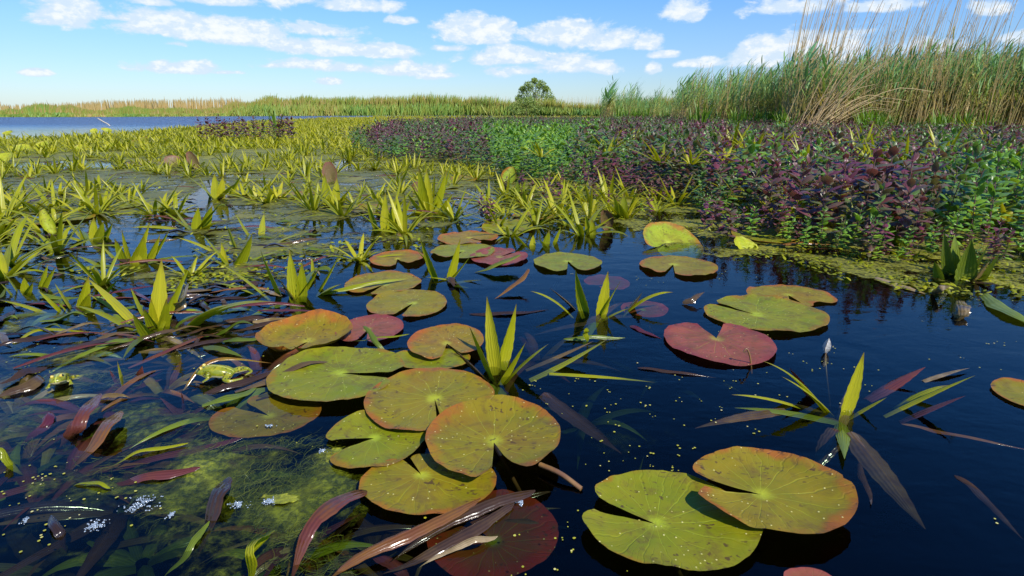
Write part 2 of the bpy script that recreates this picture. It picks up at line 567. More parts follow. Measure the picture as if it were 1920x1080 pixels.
# ------------------------------------------------------------------ lily pads
def pad_geo(ax, ay, cx, cy, rx, ry, notch, gap=0.16, wav=0.009, lift=0.0, nr=9, na=80, bite=None, seed=0, cup=0.004, K=0.5):
    """outline: ellipse about (cx, cy), polar about the stalk point (ax, ay), with a notch towards the angle `notch`"""
    V, U, T = [], [], []
    for i in range(nr + 1):
        rr = (i / nr) ** 0.85
        for k in range(na + 1):
            f = k / na
            a = notch + gap + (2 * math.pi - 2 * gap) * f
            dx, dy = math.cos(a), math.sin(a)
            ox, oy = (ax - cx) / rx, (ay - cy) / ry
            ex, ey = dx / rx, dy / ry
            A, B, C = ex * ex + ey * ey, 2 * (ox * ex + oy * ey), ox * ox + oy * oy - 1
            L = (-B + math.sqrt(max(1e-9, B * B - 4 * A * C))) / (2 * A)
            d = min(f, 1 - f) * (2 * math.pi - 2 * gap)
            L *= 1 - 0.16 * math.exp(-(d / 0.10) ** 1.3) - 0.05 * math.exp(-(d / 0.35))
            L *= 1 + 0.018 * nz(dx * 2 + seed, dy * 2, 3.1) + 0.007 * nz(dx * 9 + seed, dy * 9, 1.7)
            if bite:
                for ba, bw, bd in bite:
                    e = (a - ba + math.pi) % (2 * math.pi) - math.pi
                    L *= 1 - bd * math.exp(-(e / bw) ** 4)
            x, y = ax + dx * L * rr, ay + dy * L * rr
            z = 0.004 + cup * rr ** 3 + lift * max(0.0, rr - 0.75) * 4 + wav * rr * rr * nz(x * 9 + seed, y * 9, 0.5) + 0.003 * rr * nz(x * 25, y * 25, seed)
            z -= 0.002 * math.exp(-(rr / 0.1) ** 2)
            V.append((x, y, max(z, 0.0025)))
            U.append(a)
            T.append(rr)
    W = na + 1
    Q = [(i * W + k, (i + 1) * W + k, (i + 1) * W + k + 1, i * W + k + 1) for i in range(nr) for k in range(na)]
    return Geo(V, Q, U, T, K)


PADS = []


def on_pad(u, v):
    return any(((u - (a + c) / 2) / ((c - a) / 2 + 12)) ** 2 + ((v - (b + d) / 2) / ((d - b) / 2 + 6)) ** 2 < 1 for a, b, c, d in PADS)


def pad(label, bbox, att, notch_px, mat, gap=0.16, z=0.0, tilt=None, stalk=True, **kw):
    PADS.append(bbox)
    x0, y0, x1, y1 = bbox
    base = P(att[0], att[1], z)
    cy_px = (y0 + y1) / 2
    top, bot = P((x0 + x1) / 2, y0, z), P((x0 + x1) / 2, y1, z)
    ry = (top[1] - bot[1]) / 2
    yc = (top[1] + bot[1]) / 2
    c = np.array([top[0] * 0.5 + bot[0] * 0.5, yc, z])
    mid_px = proj(c)
    L, Rr = P(x0, mid_px[1], z), P(x1, mid_px[1], z)
    rx = (Rr[0] - L[0]) / 2
    c[0] = (L[0] + Rr[0]) / 2
    ry = min(max(ry, 0.72 * rx), 1.2 * rx)
    q = P(notch_px[0], notch_px[1], z)
    na = math.atan2(q[1] - base[1], q[0] - base[0])
    sd = random.random() * 50
    # keep the stalk point inside
    dx, dy = (base[0] - c[0]) / rx, (base[1] - c[1]) / ry
    l = math.hypot(dx, dy)
    if l > 0.55:
        base[0], base[1] = c[0] + dx / l * 0.55 * rx, c[1] + dy / l * 0.55 * ry
    g = pad_geo(0, 0, c[0] - base[0], c[1] - base[1], rx, ry, na, gap, seed=sd, K=random.random(), **kw)
    if tilt:
        g = g.xf(tilt=tilt[0], taz=tilt[1])
    o = link("lily_pad", mesh("lily_pad", g, M[mat]), None, base)
    tag(o, label, "lily pad", "lily pads on the water")
    if stalk:
        e = random.uniform(0, 6.28)
        pts = catmull([(0, 0, 0.0), (0.03 * math.cos(e), 0.03 * math.sin(e), -0.06), (0.16 * math.cos(e), 0.16 * math.sin(e), -0.3 - z)], 7)
        link("stalk", mesh("stalk", tube(pts, 0.004), M["stalk"]), o)
    return o


pad("olive lily pad with an orange turned-up edge, behind the big pale green pad", (490, 603, 660, 674), (578, 642), (520, 682), "pad_orange", lift=0.02, wav=0.012, z=0.006)
pad("dark red lily pad lying half under the orange-edged pad", (632, 588, 755, 657), (690, 620), (668, 660), "pad_red", wav=0.003, z=0.001)
pad("large smooth yellow-green lily pad with its notch opening to the right", (508, 657, 762, 760), (640, 702), (775, 712), "pad_green", gap=0.13, z=0.009, cup=0.008)
pad("small orange-rimmed lily pad left of the tall yellow-green rosette", (765, 613, 907, 678), (838, 646), (852, 680), "pad_orange", gap=0.3, z=0.012)
pad("green lily pad showing only its edge beneath the small orange-rimmed pad", (735, 655, 882, 698), (815, 676), (760, 650), "pad_green", z=0.002)
pad("speckled olive lily pad with dark scratches and ragged red rim in the middle", (686, 694, 927, 817), (815, 750), (832, 830), "pad_olive", gap=0.05, z=0.012, wav=0.008)
pad("big round olive lily pad with a bright yellow centre overlapping two other pads", (800, 757, 1050, 910), (926, 832), (948, 905), "pad_olive", gap=0.2, z=0.022, cup=0.012)
pad("dark green lily pad with its notch opening left and a pointed lower lobe", (605, 775, 800, 886), (702, 824), (590, 850), "pad_green", gap=0.28, z=0.004)
pad("yellow-olive lily pad lying under the round pad with a bright yellow centre", (675, 862, 932, 956), (790, 893), (758, 860), "pad_olive", gap=0.12, z=0.005)
pad("waterlogged olive and red lily pad sunk beside the green algae", (400, 742, 600, 828), (505, 782), (440, 760), "pad_orange", z=-0.012, wav=0.001, stalk=False)
pad("dark red lily pad sunk under the water below long brown leaves", (800, 925, 1046, 1100), (925, 1020), (820, 950), "pad_dark", z=-0.045, gap=0.12)
pad("largest lily pad, yellow-green and clean, cut off by the lower edge", (1083, 893, 1418, 1082), (1228, 985), (1085, 946), "pad_green", gap=0.16, z=0.004, cup=0.008)
pad("olive lily pad with a torn red right edge lying on the largest pad", (1290, 852, 1588, 1014), (1426, 930), (1275, 912), "pad_olive", gap=0.15, z=0.016, cup=0.012, bite=[(0.1, 0.06, 0.05)])
pad("dusky red heart-shaped lily pad floating alone on the dark water", (1248, 604, 1446, 688), (1343, 636), (1325, 600), "pad_red", gap=0.36, z=0.002)
pad("bright yellow-green lily pad with its notch towards the upper left", (1322, 558, 1543, 627), (1418, 592), (1315, 566), "pad_green", gap=0.1, z=0.003)
pad("chewed lily pad with a brown bite out of its lower edge", (1402, 537, 1562, 578), (1478, 555), (1505, 585), "pad_olive", gap=0.22, z=0.002, bite=[(-1.0, 0.3, 0.25)])
pad("pale olive lily pad in front of the raised red-edged pad", (1200, 482, 1342, 522), (1262, 497), (1252, 525), "pad_olive", gap=0.13, z=0.002)
pad("yellow-green lily pad in the middle of the open pool, notched at the front", (1000, 475, 1128, 514), (1065, 491), (1078, 518), "pad_green", gap=0.15, z=0.002)
pad("olive lily pad between the red half-sunk pad and the upper pads", (690, 546, 838, 599), (775, 570), (735, 600), "pad_olive", gap=0.12, z=0.003)
pad("olive-brown lily pad crossed by a long green leaf", (648, 513, 790, 555), (722, 535), (665, 560), "pad_olive", gap=0.14, z=0.003)
pad("small brown-tinged lily pad next to a thin pale upright leaf", (695, 472, 796, 502), (745, 487), (755, 504), "pad_orange", gap=0.2, z=0.003)
pad("green lily pad directly behind the dull purple one", (808, 459, 928, 488), (868, 472), (835, 492), "pad_green", gap=0.12, z=0.004)
pad("dull purple lily pad under a slanting green leaf", (882, 467, 990, 499), (937, 483), (985, 470), "pad_red", gap=0.1, z=0.002)
pad("pinkish brown lily pad beyond the green pad in the pool", (820, 436, 935, 461), (880, 447), (930, 462), "pad_orange", gap=0.12, z=0.002)
pad("green lily pad with one edge lifted clear of the water", (903, 415, 1000, 443), (948, 429), (1010, 438), "pad_green", gap=0.1, z=0.006, tilt=(0.07, 0.2))
pad("small flat green lily pad at the foot of the rolled leaf spear", (997, 391, 1070, 408), (1035, 399), (1075, 405), "pad_green", gap=0.1, z=0.004)
pad("pinkish lily pad just in front of the mint edge", (960, 398, 1040, 416), (1000, 407), (960, 412), "pad_orange", gap=0.15, z=0.002)
pad("olive lily pad cut off by the right edge of the picture", (1876, 716, 1985, 776), (1935, 745), (1990, 770), "pad_olive", gap=0.16, z=0.002)
pad("red lily pad only just showing at the bottom edge", (1470, 1072, 1580, 1130), (1525, 1100), (1525, 1130), "pad_red", z=0.002)
pad("green lily pad lying in the shade of the mint", (1375, 430, 1485, 458), (1430, 443), (1380, 452), "pad_green", z=0.002)
pad("long flat green lily pad among the left-hand rosettes", (177, 379, 265, 396), (222, 387), (180, 390), "pad_green", z=0.003)
pad("dull green lily pad half covered by scum beside the yellow rolled leaf", (30, 400, 165, 425), (100, 411), (40, 405), "pad_green", z=0.002)
pad("flat olive lily pad between the far rosettes", (432, 355, 535, 373), (485, 363), (440, 372), "pad_green", z=0.002)
pad("brownish lily pad behind the rosettes in the middle", (520, 360, 590, 374), (555, 367), (590, 370), "pad_orange", z=0.002)
pad("thin olive lily pad near the dark mint clump, one edge raised", (845, 330, 895, 344), (870, 337), (850, 342), "pad_olive", z=0.006, tilt=(0.12, 0.3))
pad("pale lily pad in the water channel before the mint", (800, 344, 870, 358), (836, 351), (865, 352), "pad_green", z=0.002)
pad("green lily pad in the left water channel", (655, 385, 735, 402), (695, 393), (650, 396), "pad_olive", z=0.002)
pad("flat lily pad glinting beside the far rosettes at mid left", (240, 300, 330, 312), (285, 306), (240, 308), "pad_olive", z=0.002)
pad("sunken brown lily pad under the dark rosette in the pool", (1165, 566, 1250, 602), (1205, 583), (1170, 600), "pad_dark", z=-0.015)
pad("sunken olive lily pad at the back of the dark rosette", (1095, 515, 1180, 552), (1140, 533), (1100, 548), "pad_dark", z=-0.02)


def raised(label, px, py, wpx, hpx, mat, lean, curl, face=0.0, roll=0.0):
    """a lily leaf standing out of the water, curled about its midline"""
    b = P(px, py, 0)
    s = ppm(px, py)
    hw, hh = wpx / 2 / s, hpx / s
    V, U, T = [], [], []
    nu, nv = 14, 12
    for j in range(nv + 1):
        t = j / nv
        half = hw * math.sin(math.pi * min(0.97, 0.06 + 0.88 * t)) ** 0.6
        for i in range(nu + 1):
            u = 2 * i / nu - 1
            a = u * curl
            x = half * (math.sin(a) / max(curl, 1e-3))
            d = half * (1 - math.cos(a)) / max(curl, 1e-3)
            z = hh * t
            y = -d * 0.9 + z * math.tan(lean) * (0.6 + 0.4 * t)
            x2 = x * math.cos(roll) + z * math.sin(roll)
            z2 = z * math.cos(roll) - x * math.sin(roll)
            V.append((x2 * math.cos(face) - y * math.sin(face), x2 * math.sin(face) + y * math.cos(face), z2 - 0.003 + 0.004 * nz(x * 30, z * 30, px) + 0.0025 * math.sin(t * 26 + u * 3)))
            r = math.hypot(u, (t - 0.25) / 0.8)
            U.append(math.atan2(t - 0.25, u))
            T.append(min(1.0, r))
    W = nu + 1
    Q = [(j * W + i, j * W + i + 1, (j + 1) * W + i + 1, (j + 1) * W + i) for j in range(nv) for i in range(nu)]
    o = link("lily_leaf", mesh("lily_leaf", Geo(V, Q, U, T, random.random()), M[mat]), None, b)
    return tag(o, label, "lily leaf", "lily leaves standing out of the water")


# the big red-rimmed leaf tipped up out of the pool
pad("glowing green lily pad with a red rim tipped up out of the water", (1203, 440, 1318, 476), (1250, 455), (1215, 470), "pad_under", gap=0.06, z=0.004, tilt=(0.40, 0.45), wav=0.008, cup=0.02)
raised("yellow-green lily leaf rolled like a tube at the far left", 103, 436, 34, 46, "pad_far", 0.15, 1.5, 0.3, -0.25)
raised("cupped grey-brown lily leaf in front of the bright green mint", 952, 343, 34, 30, "pad_under", 0.3, 1.0, -0.2, 0.2)
raised("curled silvery brown lily leaf beside the rosette at the pool edge", 1140, 430, 36, 44, "pad_brown", -0.25, 1.2, 0.4, -0.5)
raised("slender rolled green leaf spear standing in the water", 1055, 391, 12, 54, "pad_far", 0.0, 1.8, 0.2, 0.04)
raised("red-brown lily leaf held upright behind the middle rosettes", 622, 342, 28, 38, "pad_brown", 0.1, 0.5, 0.2, -0.1)
raised("brown lily leaf leaning left among the far rosettes", 372, 318, 20, 36, "pad_brown", 0.0, 0.7, 0.2, -0.35)
raised("small brown cupped lily leaf near the tall rosette", 778, 362, 20, 22, "pad_brown", 0.1, 0.9, 0.3, 0.2)
raised("folded brown lily leaf by the far left rosettes", 322, 312, 34, 20, "pad_brown", 0.5, 0.6, 0.1, 0.4)
raised("small yellow lily leaf under the mint at the pool edge", 1120, 350, 18, 26, "pad_far", 0.2, 1.3, 0.1, 0.5)
raised("yellow-brown folded lily leaf on the weed edge in the shade", 1395, 468, 60, 22, "pad_far", 0.8, 0.8, 0.2, 0.25)
for lab, px, py, wp, hp in (("broad yellow-green lily leaf cut off by the left edge among far rosettes", 8, 303, 48, 16), ("yellow lily leaf bent over, right of the leaf at the left edge", 42, 285, 34, 14),
                            ("rounded yellow-green lily leaf with an orange tip near the lake", 78, 282, 34, 17), ("orange-tinged small lily leaf between far rosettes", 144, 284, 16, 13),
                            ("pale lily leaf held up near the middle of the far rosettes", 205, 280, 20, 11), ("rounded lime lily leaf in front of a dark one", 249, 276, 22, 13),
                            ("dark lily leaf standing behind the rounded lime one", 270, 270, 20, 13), ("small lime lily leaf close to the lake edge", 176, 250, 14, 9),
                            ("pale lily leaf on the lake edge at the far left", 16, 251, 22, 6), ("wide lime lily leaf close to the lake", 200, 246, 20, 6)):
    raised(lab, px, py, wp, hp, "pad_far" if "dark" not in lab else "pad_green", 0.7, 0.7, random.uniform(-0.3, 0.3), random.uniform(-0.15, 0.3))

# ------------------------------------------------------------------ water soldiers
def leaf_from(p0, p1, w, arch, K=0.5, facing=0.5, n=15, fold=0.22, teeth=0.05, twist=None):
    d = p1 - p0
    L = np.linalg.norm(d)
    mid = p0 + d * 0.5 + np.array([0, 0, arch * L])
    C = bez(p0, mid, p1, n)
    o = np.array([d[0], d[1] - facing * L, 0.0])
    if np.linalg.norm(o) < 1e-4:
        o = np.array([0, -1.0, 0])
    o = unit(o)
    side = np.array([-o[1], o[0], 0.0])
    return strip(C, side, wprof(n, w), fold, K, twist, teeth)


def soldier(label, base, leaves, mat="soldier", extra=0, spread=0.5, sub=0):
    """leaves: (tip px, tip py, depth offset as a share of leaf length, width px, arch, tone[, base px, base py])"""
    b = P(base[0], base[1], 0)
    s = ppm(base[0], base[1])
    root = empty("water_soldier", b)
    tag(root, label, "water soldier", "water soldier rosettes")
    for lf in leaves:
        tx, ty, dd, wpx, arch, K = lf[:6]
        bb = P(lf[6], lf[7], 0) if len(lf) > 6 else b + np.array([random.uniform(-0.012, 0.012), random.uniform(-0.01, 0.01), 0])
        L = math.hypot(tx - base[0], ty - base[1]) / s
        tip = PY(tx, ty, bb[1] + dd * L)
        if tip[2] < -0.06:
            tip = P(tx, ty, -0.03)
        bb = bb + np.array([0, 0, -0.02 if tip[2] > 0.02 else 0.0])
        mt = mat
        if K < 0:
            mt, K = "brown", -K
        elif K > 1:
            mt, K = "purple", K - 1
        g = leaf_from(bb - b, tip - b, wpx / s * 1.25, arch, min(1, K + 0.15), twist=random.uniform(-0.3, 0.3))
        link("leaf", mesh("leaf", g, M[mt]), root)
    for k in range(extra):
        a = random.uniform(0, 6.28)
        L = random.uniform(0.5, 1.0) * spread
        tip = np.array([math.cos(a) * L, math.sin(a) * L, random.uniform(-0.06, 0.02)])
        g = leaf_from(np.array([0, 0, -0.02]), tip, 0.028, random.uniform(0.05, 0.2), random.random(), facing=0.0)
        link("leaf", mesh("leaf", g, M["brown" if random.random() < 0.4 else "soldier_deep"]), root)
    return root


soldier("large bright yellow-green water soldier with broad leaves, nearest on the left", (287, 618),
        [(303, 486, 0.15, 24, 0.0, 0.85, 293, 606), (165, 523, 0.25, 30, 0.10, 0.8, 266, 606), (139, 573, -0.1, 26, 0.16, 0.6, 256, 612), (245, 539, 0.3, 13, 0.08, 0.6, 272, 590),
         (357, 498, 0.3, 11, 0.12, 0.45, 308, 600), (283, 560, -0.1, 14, 0.0, 0.9, 288, 606), (312, 560, -0.2, 16, -0.05, 0.5, 303, 612), (250, 590, -0.4, 22, 0.05, 0.35, 282, 628),
         (270, 578, -0.3, 22, 0.0, 0.5, 292, 612), (165, 552, 0.2, 12, 0.12, 0.4, 245, 592), (515, 566, 0.0, 30, 0.20, 0.65, 342, 606), (440, 572, -0.15, 24, 0.22, 0.6, 345, 612),
         (330, 545, 0.3, 10, 0.1, 0.6)], extra=7, spread=0.32)
soldier("smaller pale water soldier tucked behind the large bright one on the left", (133, 580),
        [(102, 530, 0.1, 17, 0.02, 0.9, 136, 576), (166, 516, 0.2, 16, -0.08, 0.85, 148, 574), (72, 545, 0.1, 14, 0.12, 0.5, 120, 582), (168, 550, -0.1, 15, 0.0, 0.6, 152, 574),
         (224, 522, 0.3, 14, 0.08, 0.7, 172, 566), (0, 563, -0.05, 14, 0.10, 0.75, 98, 582), (105, 562, 0.1, 8, 0.02, 0.8)], extra=4, spread=0.3)
soldier("tall yellow-green water soldier standing right behind the cluster of lily pads", (932, 712),
        [(913, 556, 0.2, 24, 0.0, 0.8, 931, 690), (968, 570, 0.15, 26, -0.04, 0.65, 938, 680), (880, 612, 0.2, 18, 0.05, 0.75, 925, 700), (1028, 645, 0.1, 20, 0.10, 0.75, 945, 706),
         (986, 641, -0.05, 20, 0.0, 0.7, 936, 708), (1145, 632, 0.25, 22, -0.04, 0.7, 992, 698), (1112, 640, 0.3, 14, 0.0, -0.4, 985, 680), (852, 655, -0.1, 20, 0.02, -0.6, 915, 702),
         (1228, 717, -0.1, 12, 0.03, 0.6, 1030, 700), (895, 650, 0.2, 10, 0.0, 0.3), (1165, 850, -0.3, 26, 0.0, -0.2, 1020, 738)], extra=3, spread=0.3)
soldier("half-sunk water soldier with one tall blade and purple spreading leaves at right", (1580, 778),
        [(1620, 661, 0.1, 30, 0.0, 0.75, 1582, 772), (1428, 676, 0.2, 14, 0.22, 0.55, 1560, 768), (1372, 740, -0.1, 12, 0.10, 0.8, 1520, 756), (1466, 706, 0.1, 14, 0.12, 0.65, 1570, 770),
         (1303, 803, -0.2, 26, 0.06, -0.5, 1470, 768), (1828, 704, 0.0, 16, 0.04, 0.75, 1660, 765), (1780, 722, 0.1, 20, 0.18, 0.7, 1680, 752), (1818, 690, 0.2, 12, 0.05, -0.7, 1730, 715),
         (1663, 745, -0.1, 14, 0.06, 0.8, 1590, 772), (1735, 688, 0.3, 24, 0.02, 1.15, 1628, 735), (1810, 742, -0.1, 22, 0.05, 1.1, 1690, 775), (1735, 992, -0.55, 34, 0.02, -0.45, 1596, 812),
         (1525, 890, -0.5, 28, 0.03, -0.3, 1568, 806), (1480, 690, 0.2, 18, 0.05, 1.05, 1540, 750)], extra=5, spread=0.22)
soldier("dark brownish water soldier with two pale spikes and curling tips, middle of the pool", (1118, 592),
        [(1079, 506, 0.1, 20, -0.06, 0.4, 1100, 585), (1140, 509, 0.1, 20, -0.02, 0.8, 1125, 590), (995, 546, 0.1, 12, 0.22, 0.5, 1075, 585), (1262, 548, 0.1, 14, 0.28, 0.6, 1168, 582),
         (1205, 548, 0.0, 22, 0.02, -0.55, 1172, 578), (1030, 540, 0.2, 14, 0.08, -0.4, 1090, 580), (1165, 525, 0.2, 10, 0.1, 0.6), (1180, 578, -0.2, 14, 0.10, 0.55, 1128, 592), (1080, 620, -0.3, 18, 0.04, -0.3)],
        extra=5, spread=0.22, mat="soldier")
soldier("water soldier with tall dull green blades in the middle, mirrored in dark water", (552, 558),
        [(488, 468, 0.1, 18, -0.06, 0.65, 530, 555), (543, 469, 0.2, 20, -0.04, 0.75, 553, 558), (566, 492, 0.0, 17, -0.02, 0.3, 565, 556), (640, 470, 0.3, 12, -0.05, 0.6, 590, 545),
         (405, 490, 0.1, 13, 0.10, 0.6, 506, 553), (400, 530, 0.0, 18, 0.10, 0.5, 500, 548), (640, 533, -0.1, 18, 0.15, 0.45, 590, 552), (585, 482, 0.2, 10, 0.0, 0.8, 588, 515), (520, 520, 0.1, 12, 0.05, -0.6), (600, 500, 0.1, 14, 0.0, 0.6)],
        extra=6, spread=0.3)
soldier("bright glossy water soldier left of the middle with four broad leaves", (250, 494),
        [(228, 431, 0.2, 18, 0.0, 0.95, 247, 492), (270, 443, 0.1, 22, -0.08, 0.6, 252, 493), (215, 447, 0.0, 20, 0.0, 0.55, 238, 493), (190, 460, 0.1, 14, 0.05, 0.6, 222, 485), (300, 440, 0.3, 14, -0.05, 0.5, 272, 488),
         (318, 430, 0.3, 10, -0.05, 0.5, 275, 486), (143, 479, 0.0, 16, 0.12, 0.55, 198, 498), (280, 420, 0.4, 14, 0.0, 0.75)], extra=5, spread=0.3)
soldier("water soldier with a long horizontal leaf pointing left, left of centre", (366, 430),
        [(318, 378, 0.1, 16, -0.1, 0.75, 358, 425), (372, 388, 0.1, 14, 0.0, 0.6, 366, 430), (398, 385, 0.2, 16, 0.02, 0.55, 378, 428), (243, 427, -0.1, 13, 0.10, 0.75, 335, 430), (416, 378, 0.3, 10, 0.0, 0.6),
         (305, 396, 0.0, 10, 0.1, 0.5), (415, 415, -0.1, 12, 0.1, 0.7)], extra=5, spread=0.3)
soldier("sprawling water soldier with thin leaning leaves right of the bright glossy one", (432, 496),
        [(415, 455, 0.1, 12, -0.05, 0.95, 424, 494), (473, 438, 0.1, 20, -0.1, 0.6, 440, 496), (425, 420, 0.2, 18, 0.0, 0.7, 445, 465), (570, 438, 0.2, 16, 0.15, 0.65, 508, 455), (330, 445, 0.0, 14, 0.12, 0.75, 410, 470),
         (380, 440, 0.3, 12, 0.05, 0.5), (350, 462, -0.1, 14, 0.05, 0.4), (495, 400, 0.2, 12, 0.0, 0.8, 488, 440), (440, 398, 0.3, 14, 0.0, 0.6, 470, 440)], extra=6, spread=0.3)
soldier("water soldier beside the yellow rolled leaf, leaves fanned to the left", (168, 452),
        [(120, 404, 0.1, 14, 0.05, 0.75, 158, 448), (176, 407, 0.2, 15, 0.0, 0.6, 176, 448), (194, 415, 0.1, 13, -0.05, 0.55, 178, 450), (211, 418, 0.3, 14, -0.05, 0.75, 186, 448), (145, 420, 0.1, 10, 0.05, 0.9, 160, 450), (105, 440, -0.1, 12, 0.1, 0.6)], extra=4, spread=0.28)
soldier("tall upright water soldier in front of the mint, with one white leaf", (805, 400),
        [(785, 310, 0.1, 18, -0.03, 0.6, 800, 398), (800, 316, 0.2, 16, 0.0, 0.8, 805, 398), (838, 318, 0.2, 16, -0.03, 0.6, 812, 396), (762, 361, 0.0, 13, 0.02, 0.95, 795, 398), (848, 364, 0.0, 12, 0.03, 0.7, 822, 398),
         (848, 300, 0.4, 14, 0.0, 0.5, 822, 380), (770, 345, 0.2, 10, 0.05, 0.5), (700, 385, 0.0, 14, 0.1, 0.6), (730, 420, -0.2, 12, 0.1, 0.5, 790, 408)], extra=5, spread=0.3)
soldier("water soldier of two crossed olive leaves and one white blade between small pads", (838, 524),
        [(788, 446, 0.1, 16, -0.1, 0.4, 822, 522), (863, 447, 0.1, 15, -0.06, 0.95, 840, 522), (782, 470, 0.0, 12, 0.12, 0.5, 815, 500), (800, 520, -0.1, 8, 0.05, 0.5), (882, 480, 0.1, 10, -0.04, 0.4)], extra=3, spread=0.15)
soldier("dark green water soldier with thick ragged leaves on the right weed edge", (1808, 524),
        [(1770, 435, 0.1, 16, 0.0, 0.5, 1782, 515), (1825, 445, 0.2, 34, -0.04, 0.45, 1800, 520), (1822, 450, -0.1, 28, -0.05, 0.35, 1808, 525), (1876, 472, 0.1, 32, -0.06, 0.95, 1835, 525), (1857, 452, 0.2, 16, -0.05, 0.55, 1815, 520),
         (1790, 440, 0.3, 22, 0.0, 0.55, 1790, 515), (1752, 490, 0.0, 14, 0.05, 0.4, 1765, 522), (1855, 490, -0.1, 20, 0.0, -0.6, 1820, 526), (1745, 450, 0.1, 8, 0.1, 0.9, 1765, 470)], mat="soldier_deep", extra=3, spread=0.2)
soldier("fan-leaved olive water soldier before the channel, with a pale left leaf", (722, 432),
        [(687, 374, 0.1, 14, -0.03, 0.7, 708, 428), (723, 360, 0.1, 13, 0.0, 0.8, 720, 430), (742, 372, 0.2, 12, -0.02, 0.5, 728, 430), (770, 374, 0.1, 14, -0.08, 0.6, 734, 428), (665, 395, 0.0, 10, 0.1, 0.5), (790, 388, 0.2, 10, 0.05, 0.6)], extra=5, spread=0.28)
soldier("water soldier with a cluster of upright narrow leaves by a dead brown leaf, mid left", (407, 372),
        [(372, 328, 0.1, 13, -0.05, 0.7, 398, 370), (402, 325, 0.2, 14, 0.0, 0.6, 405, 372), (418, 330, 0.1, 12, -0.02, 0.95, 412, 372), (343, 325, 0.1, 10, 0.1, 0.55), (455, 325, 0.3, 12, 0.08, 0.6, 428, 365), (440, 345, 0.0, 10, 0.05, 0.6)], extra=5, spread=0.28)
soldier("water soldier with shining short leaves at the right of the far field", (630, 388),
        [(608, 325, 0.1, 14, 0.0, 0.6, 612, 380), (632, 332, 0.2, 14, -0.03, 0.85, 628, 386), (600, 365, 0.0, 11, 0.05, 0.75, 622, 388), (650, 360, 0.1, 12, 0.0, 0.7), (662, 345, 0.3, 10, 0.0, 0.6), (585, 375, 0.0, 9, 0.1, 0.6)], extra=4, spread=0.28)
soldier("small sparse water soldier at the pool rim with bent-over blades", (1030, 462),
        [(955, 428, 0.1, 11, 0.02, 0.6, 992, 460), (1000, 440, 0.1, 10, 0.0, 0.9, 998, 460), (1030, 432, 0.1, 14, -0.02, 0.5, 1020, 458), (1052, 425, 0.2, 12, -0.02, 0.6, 1035, 455), (1008, 445, 0.0, 10, 0.0, 0.6)], extra=2, spread=0.2)
soldier("thin-leaved water soldier left of the curled silvery leaf", (1100, 436),
        [(1073, 401, 0.1, 9, -0.02, 0.95, 1094, 432), (1098, 400, 0.1, 9, 0.0, 0.6, 1105, 436), (1110, 410, 0.1, 10, 0.0, 0.5, 1112, 440), (1078, 415, 0.0, 8, 0.05, 0.5)], extra=2, spread=0.15)
soldier("glossy dark water soldier against the purple mint above the pool", (1172, 410),
        [(1130, 370, 0.1, 13, 0.0, 0.6), (1150, 365, 0.2, 14, 0.0, 0.7), (1195, 368, 0.1, 14, -0.02, 0.9), (1170, 360, 0.2, 13, 0.0, 0.5), (1205, 385, 0.0, 12, 0.0, 0.55), (1125, 390, 0.0, 10, 0.05, 0.6), (1200, 362, 0.3, 12, 0.0, 0.7), (1160, 380, -0.1, 14, 0, 0.4)], mat="soldier", extra=2, spread=0.2)
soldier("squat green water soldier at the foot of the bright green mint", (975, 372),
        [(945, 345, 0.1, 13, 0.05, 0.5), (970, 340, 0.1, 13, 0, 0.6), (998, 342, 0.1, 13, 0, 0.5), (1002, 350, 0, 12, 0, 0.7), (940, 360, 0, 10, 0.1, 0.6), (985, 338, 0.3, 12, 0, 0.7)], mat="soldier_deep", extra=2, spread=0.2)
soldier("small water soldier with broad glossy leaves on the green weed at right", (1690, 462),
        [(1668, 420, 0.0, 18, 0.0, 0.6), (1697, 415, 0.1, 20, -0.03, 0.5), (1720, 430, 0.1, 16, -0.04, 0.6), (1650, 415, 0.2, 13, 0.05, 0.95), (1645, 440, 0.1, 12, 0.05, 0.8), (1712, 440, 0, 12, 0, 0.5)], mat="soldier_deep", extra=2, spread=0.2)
soldier("little water soldier with two white triangular leaves below the mint at right", (1700, 486),
        [(1690, 463, 0.0, 10, 0.0, 1.0), (1727, 468, 0.1, 12, -0.05, 0.95), (1670, 470, 0.0, 8, 0.05, 0.7), (1735, 480, 0.0, 8, 0.05, 0.7), (1712, 470, 0.1, 8, 0, 0.6)], extra=1, spread=0.15)
soldier("tiny water soldier with two thin bent blades at the left edge", (50, 548),
        [(2, 505, 0.1, 9, 0.1, 0.45, 36, 545), (45, 520, 0.0, 14, 0.0, 0.95, 48, 545), (90, 495, 0.2, 8, 0.05, 0.4, 72, 540), (105, 500, 0.2, 9, 0.1, 0.45, 75, 542), (0, 530, 0, 12, 0.1, 0.6, 28, 552), (62, 530, 0, 10, 0, 0.6)], extra=3, spread=0.25)
soldier("red-leaved water soldier lying wholly under the surface, left frog side", (232, 708),
        [(200, 672, 0.3, 24, 0.02, 1.1), (262, 665, 0.4, 24, 0.02, 1.05), (300, 690, 0.3, 22, 0.02, 1.1), (170, 715, 0.0, 24, 0.02, 1.2), (275, 740, -0.3, 24, 0.02, 1.2), (215, 655, 0.4, 20, 0.02, 1.0)])
soldier("red-leaved water soldier under the surface below the green frog", (345, 752),
        [(295, 722, 0.3, 24, 0.02, 1.05), (335, 710, 0.4, 22, 0.02, 1.15), (265, 745, 0.0, 24, 0.02, 1.1), (255, 790, -0.4, 28, 0.02, 1.1), (400, 730, 0.3, 22, 0.02, 1.2), (395, 775, -0.1, 24, 0.02, 1.25), (310, 790, -0.4, 24, 0.02, 1.2)])
for o in [o for o in bpy.data.objects if o.name.startswith("water_soldier") and "under the surface" in o["label"]]:
    o.location.z = -0.03
